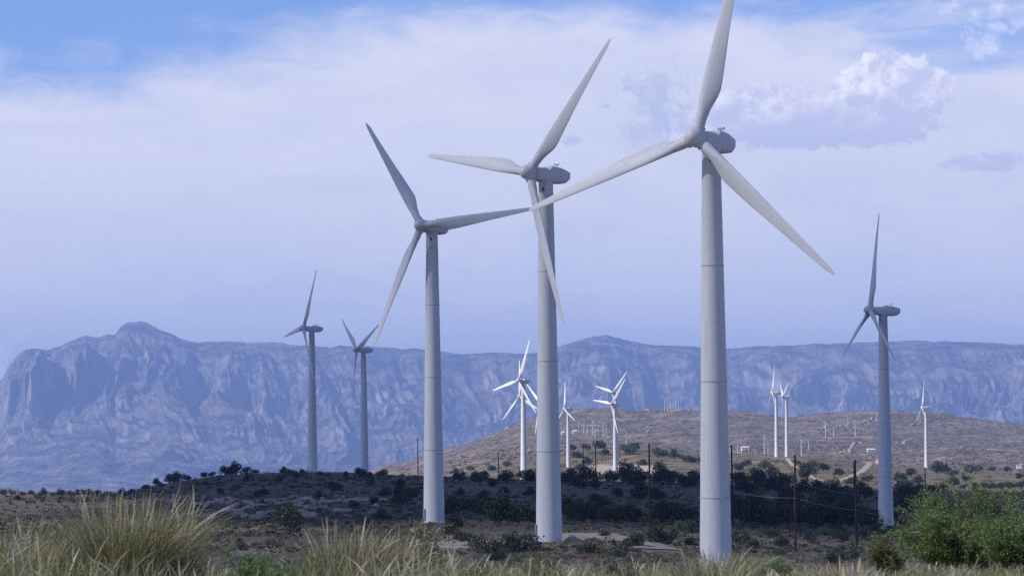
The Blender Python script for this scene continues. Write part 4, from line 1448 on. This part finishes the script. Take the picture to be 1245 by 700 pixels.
# conspicuous bunches: photo x, depth, height, root radius, blades, palette (green, straw, pale, brown, lime), label
CLUMPS = [
    (152, 27.0, 0.98, 0.30, 1500, (0.50, 0.26, 0.06, 0.16, 0.02), 'largest feathery bunch of tall grass at the left, overlapping the ridge'),
    (190, 28.5, 0.88, 0.26, 800, (0.42, 0.34, 0.10, 0.12, 0.02), 'seeding grass bunch leaning right beside the largest bunch'),
    (108, 29.0, 0.78, 0.24, 600, (0.45, 0.3, 0.12, 0.1, 0.03), 'pale tipped grass bunch just left of the largest bunch'),
    (418, 27.5, 0.70, 0.24, 900, (0.38, 0.34, 0.14, 0.13, 0.01), 'straw coloured grass bunch left of the third nearest tower'),
    (454, 28.0, 0.62, 0.24, 800, (0.26, 0.36, 0.18, 0.20, 0.0), 'grass bunch with a dark brown heart left of the third nearest tower'),
    (22, 27.0, 0.74, 0.30, 900, (0.55, 0.28, 0.10, 0.05, 0.02), 'olive grass bunch at the left edge of the picture'),
    (700, 27.0, 0.34, 0.20, 260, (0.30, 0.15, 0.10, 0.05, 0.40), 'yellow green broad bladed grass bunch below the second nearest tower'),
    (622, 26.5, 0.30, 0.12, 160, (0.3, 0.15, 0.08, 0.12, 0.35), 'small yellow green grass bunch left of the second nearest tower base'),
    (868, 27.5, 0.46, 0.26, 520, (0.40, 0.28, 0.16, 0.06, 0.10), 'grass bunch hiding the foot of the nearest tower'),
    (1030, 28.0, 0.34, 0.18, 420, (0.14, 0.30, 0.50, 0.06, 0.0), 'whitish feathery grass bunch left of the rusty green bush'),
]
for (x, D, h, rr_, n, pal, lab) in CLUMPS:
    cx = fx(x, D)
    acc = []
    big = n > 500
    tuft(acc, cx, D, int(n * 2.3) if big else n, h, rr_, pal, (0.05, 0.80), 0.0052 if big else 0.012, 0.05)
    if big: tuft(acc, cx, D, n, h * 0.55, rr_ * 1.25, (0.3, 0.25, 0.08, 0.37, 0.0), (0.3, 1.5), 0.0065, 0.0)
    o = tuft_object('grass_clump', acc, (cx, D, GROUND(cx, D)))
    tag(o, lab, 'grass', 'bunches of grass in the foreground')

# the grass that fills the rest of the crest
acc = []
TOPS = [(-60, 630), (0, 632), (60, 640), (120, 648), (205, 662), (250, 684), (335, 690), (365, 668), (400, 652), (470, 650), (540, 668), (600, 676), (660, 678), (720, 676), (800, 680), (870, 676), (930, 690), (990, 692), (1030, 686), (1080, 690), (1245, 694), (1310, 690)]
for _ in range(1400):
    D = random.uniform(24.0, 33.0)
    x = random.uniform(-60, 1310)
    top = np.interp(x, [t[0] for t in TOPS], [t[1] for t in TOPS])
    cx = fx(x, D)
    zg = GROUND(cx, D)
    ztop = P(x, top + random.uniform(-4, 26), D).z
    h = max(0.2, min(ztop - zg, 0.75))
    left = x < 330
    pal = (0.60, 0.22, 0.09, 0.06, 0.03) if left else (0.48, 0.22, 0.17, 0.05, 0.08)
    if 900 < x < 1060: pal = (0.2, 0.32, 0.38, 0.06, 0.04)
    tuft(acc, cx, D, 60, h, random.uniform(0.08, 0.22), pal, (0.1, 1.2), 0.006, 0.05)
grass = tuft_object('grass', acc)
tag(grass, kind='stuff')


def leafy(name, x, D, width, height, nstem, nleaf, leaf, mat, stem_mat, label, cat, seed, aspect=0.35, dead=0, spread=1.0, depth=0.8):
    """a bush of bent stems with side twigs and small leaves all along them"""
    rg = random.Random(seed)
    cx = fx(x, D)
    o = empty(name, (cx, D, GROUND(cx, D)))
    st, lf = MB(), MB()
    for s in range(nstem):
        ax, ay = rg.uniform(-1, 1), rg.uniform(-1, 1)
        tip = Vector((ax * width / 2 * spread, ay * width / 2 * depth, height * rg.uniform(0.55, 1.03) * (1 - 0.30 * abs(ax))))
        root = Vector((ax * width * 0.12, ay * width * 0.12, -0.04))
        bend = Vector((ax * width * 0.10, ay * width * 0.1, tip.z * 0.62))
        pts = []
        for k in range(8):
            t = k / 7
            pts.append(root * (1 - t) ** 2 + bend * 2 * t * (1 - t) + tip * t * t + Vector((rg.gauss(0, .015), rg.gauss(0, .015), rg.gauss(0, .012))))
        st.tube(pts, [0.014 * (1 - k / 8.5) * height + 0.002 for k in range(8)], 5)
        for q in range(7):
            k = rg.randint(2, 7)
            p0 = pts[k]
            d = Vector((rg.gauss(0, 1), rg.gauss(0, 1), rg.gauss(0.35, 0.6))).normalized()
            L = height * rg.uniform(0.12, 0.30)
            p1 = p0 + d * L
            st.tube([p0, p0.lerp(p1, .5) + Vector((0, 0, .02)), p1], [0.005, 0.0035, 0.0015], 4)
            for m in range(nleaf):
                t = rg.uniform(0.1, 1.08)
                c = p0.lerp(p1, t) + Vector((rg.gauss(0, .028), rg.gauss(0, .028), rg.gauss(0, .024)))
                e1 = (d * 0.5 + Vector((rg.gauss(0, 1), rg.gauss(0, 1), rg.gauss(0, .8)))).normalized()
                e2 = e1.cross(Vector((rg.gauss(0, 1), rg.gauss(0, 1), rg.gauss(0, 1)))).normalized()
                L2, w2 = leaf * rg.uniform(0.6, 1.3), leaf * aspect * rg.uniform(0.7, 1.2)
                lf.add([c - e1 * L2 * .5, c + e2 * w2 * .5, c + e1 * L2 * .5, c - e2 * w2 * .5], [(0, 1, 2, 3)])
    st.build('stems', stem_mat, o)
    lf.build('leaves', mat, o)
    if dead:
        for s in range(dead):
            dd = MB()
            a = rg.uniform(-1, 1)
            p0 = Vector((a * width * 0.3, -0.1 * width, height * rg.uniform(0.3, 0.7)))
            p1 = p0 + Vector((rg.uniform(-.22, .22), rg.uniform(-.2, 0), rg.uniform(0.0, .26)))
            pm = p0.lerp(p1, .5) + Vector((rg.gauss(0, .03), 0, rg.gauss(0, .03)))
            dd.tube([p0, pm, p1], [0.007, 0.005, 0.002], 4)
            dd.build('dead_twig', M_TWIG, o)
    return tag(o, label, cat)


leafy('mesquite_bush', 1180, 40, 1.85, 1.24, 70, 48, 0.040, M_MESQ, M_BARK, 'tall rear mesquite bush with airy green leaves at the right edge', 'bush', 1, dead=14)
leafy('mesquite_bush', 1285, 39, 1.3, 1.18, 50, 48, 0.040, M_MESQ, M_BARK, 'mesquite bush with many bare pale twigs running out of the right edge', 'bush', 2, dead=18)
leafy('mesquite_bush', 1150, 33, 1.05, 0.64, 58, 46, 0.034, M_MESQ, M_BARK, 'dense low mesquite bush in front at the right, lighter green', 'bush', 3, dead=4)
leafy('mesquite_bush', 1235, 32, 0.9, 0.60, 54, 48, 0.034, M_MESQ, M_BARK, 'low green mesquite bush in the bottom right corner', 'bush', 4, dead=6)
leafy('green_bush', 298, 24.5, 0.40, 0.60, 26, 40, 0.022, M_BRIGHT, M_BARK, 'small bright green bush at the bottom left between the grass bunches', 'bush', 5)
leafy('green_bush', 338, 24.0, 0.34, 0.55, 22, 40, 0.022, M_BRIGHT, M_BARK, 'lower bright green bush right beside the other bright green bush', 'bush', 6)
leafy('leafy_weed', 508, 30, 0.46, 0.66, 15, 18, 0.045, M_WEED, M_TWIG, 'tall yellowish leafy weed in front of the third nearest tower base', 'weed', 7, aspect=0.4)
leafy('leafy_weed', 484, 29, 0.36, 0.52, 12, 18, 0.042, M_WEED, M_TWIG, 'shorter yellowish leafy weed left of the tall one', 'weed', 8, aspect=0.4)
leafy('green_weed', 224, 25.0, 0.22, 0.34, 10, 30, 0.022, M_BRIGHT, M_BARK, 'small green weed right of the largest grass bunch at the bottom edge', 'weed', 11)
leafy('green_weed', 572, 27.0, 0.40, 0.33, 14, 30, 0.026, M_MESQ, M_BARK, 'low green weed at the bottom left of the second nearest tower', 'weed', 12)
leafy('green_weed', 655, 28.0, 0.42, 0.34, 14, 30, 0.026, M_MESQ, M_BARK, 'low green weed at the bottom in front of the second nearest tower', 'weed', 13)
leafy('green_weed', 745, 29.0, 0.36, 0.33, 12, 30, 0.026, M_SAGE, M_BARK, 'low grey green weed at the bottom between the two nearest towers', 'weed', 14)
leafy('green_weed', 930, 30.0, 0.40, 0.31, 14, 30, 0.026, M_MESQ, M_BARK, 'low green weed at the bottom right of the nearest tower', 'weed', 15)
leafy('rusty_bush', 1070, 31, 0.34, 0.44, 22, 34, 0.030, M_RUST, M_BARK, 'upright rusty green bush left of the mesquite', 'bush', 9)
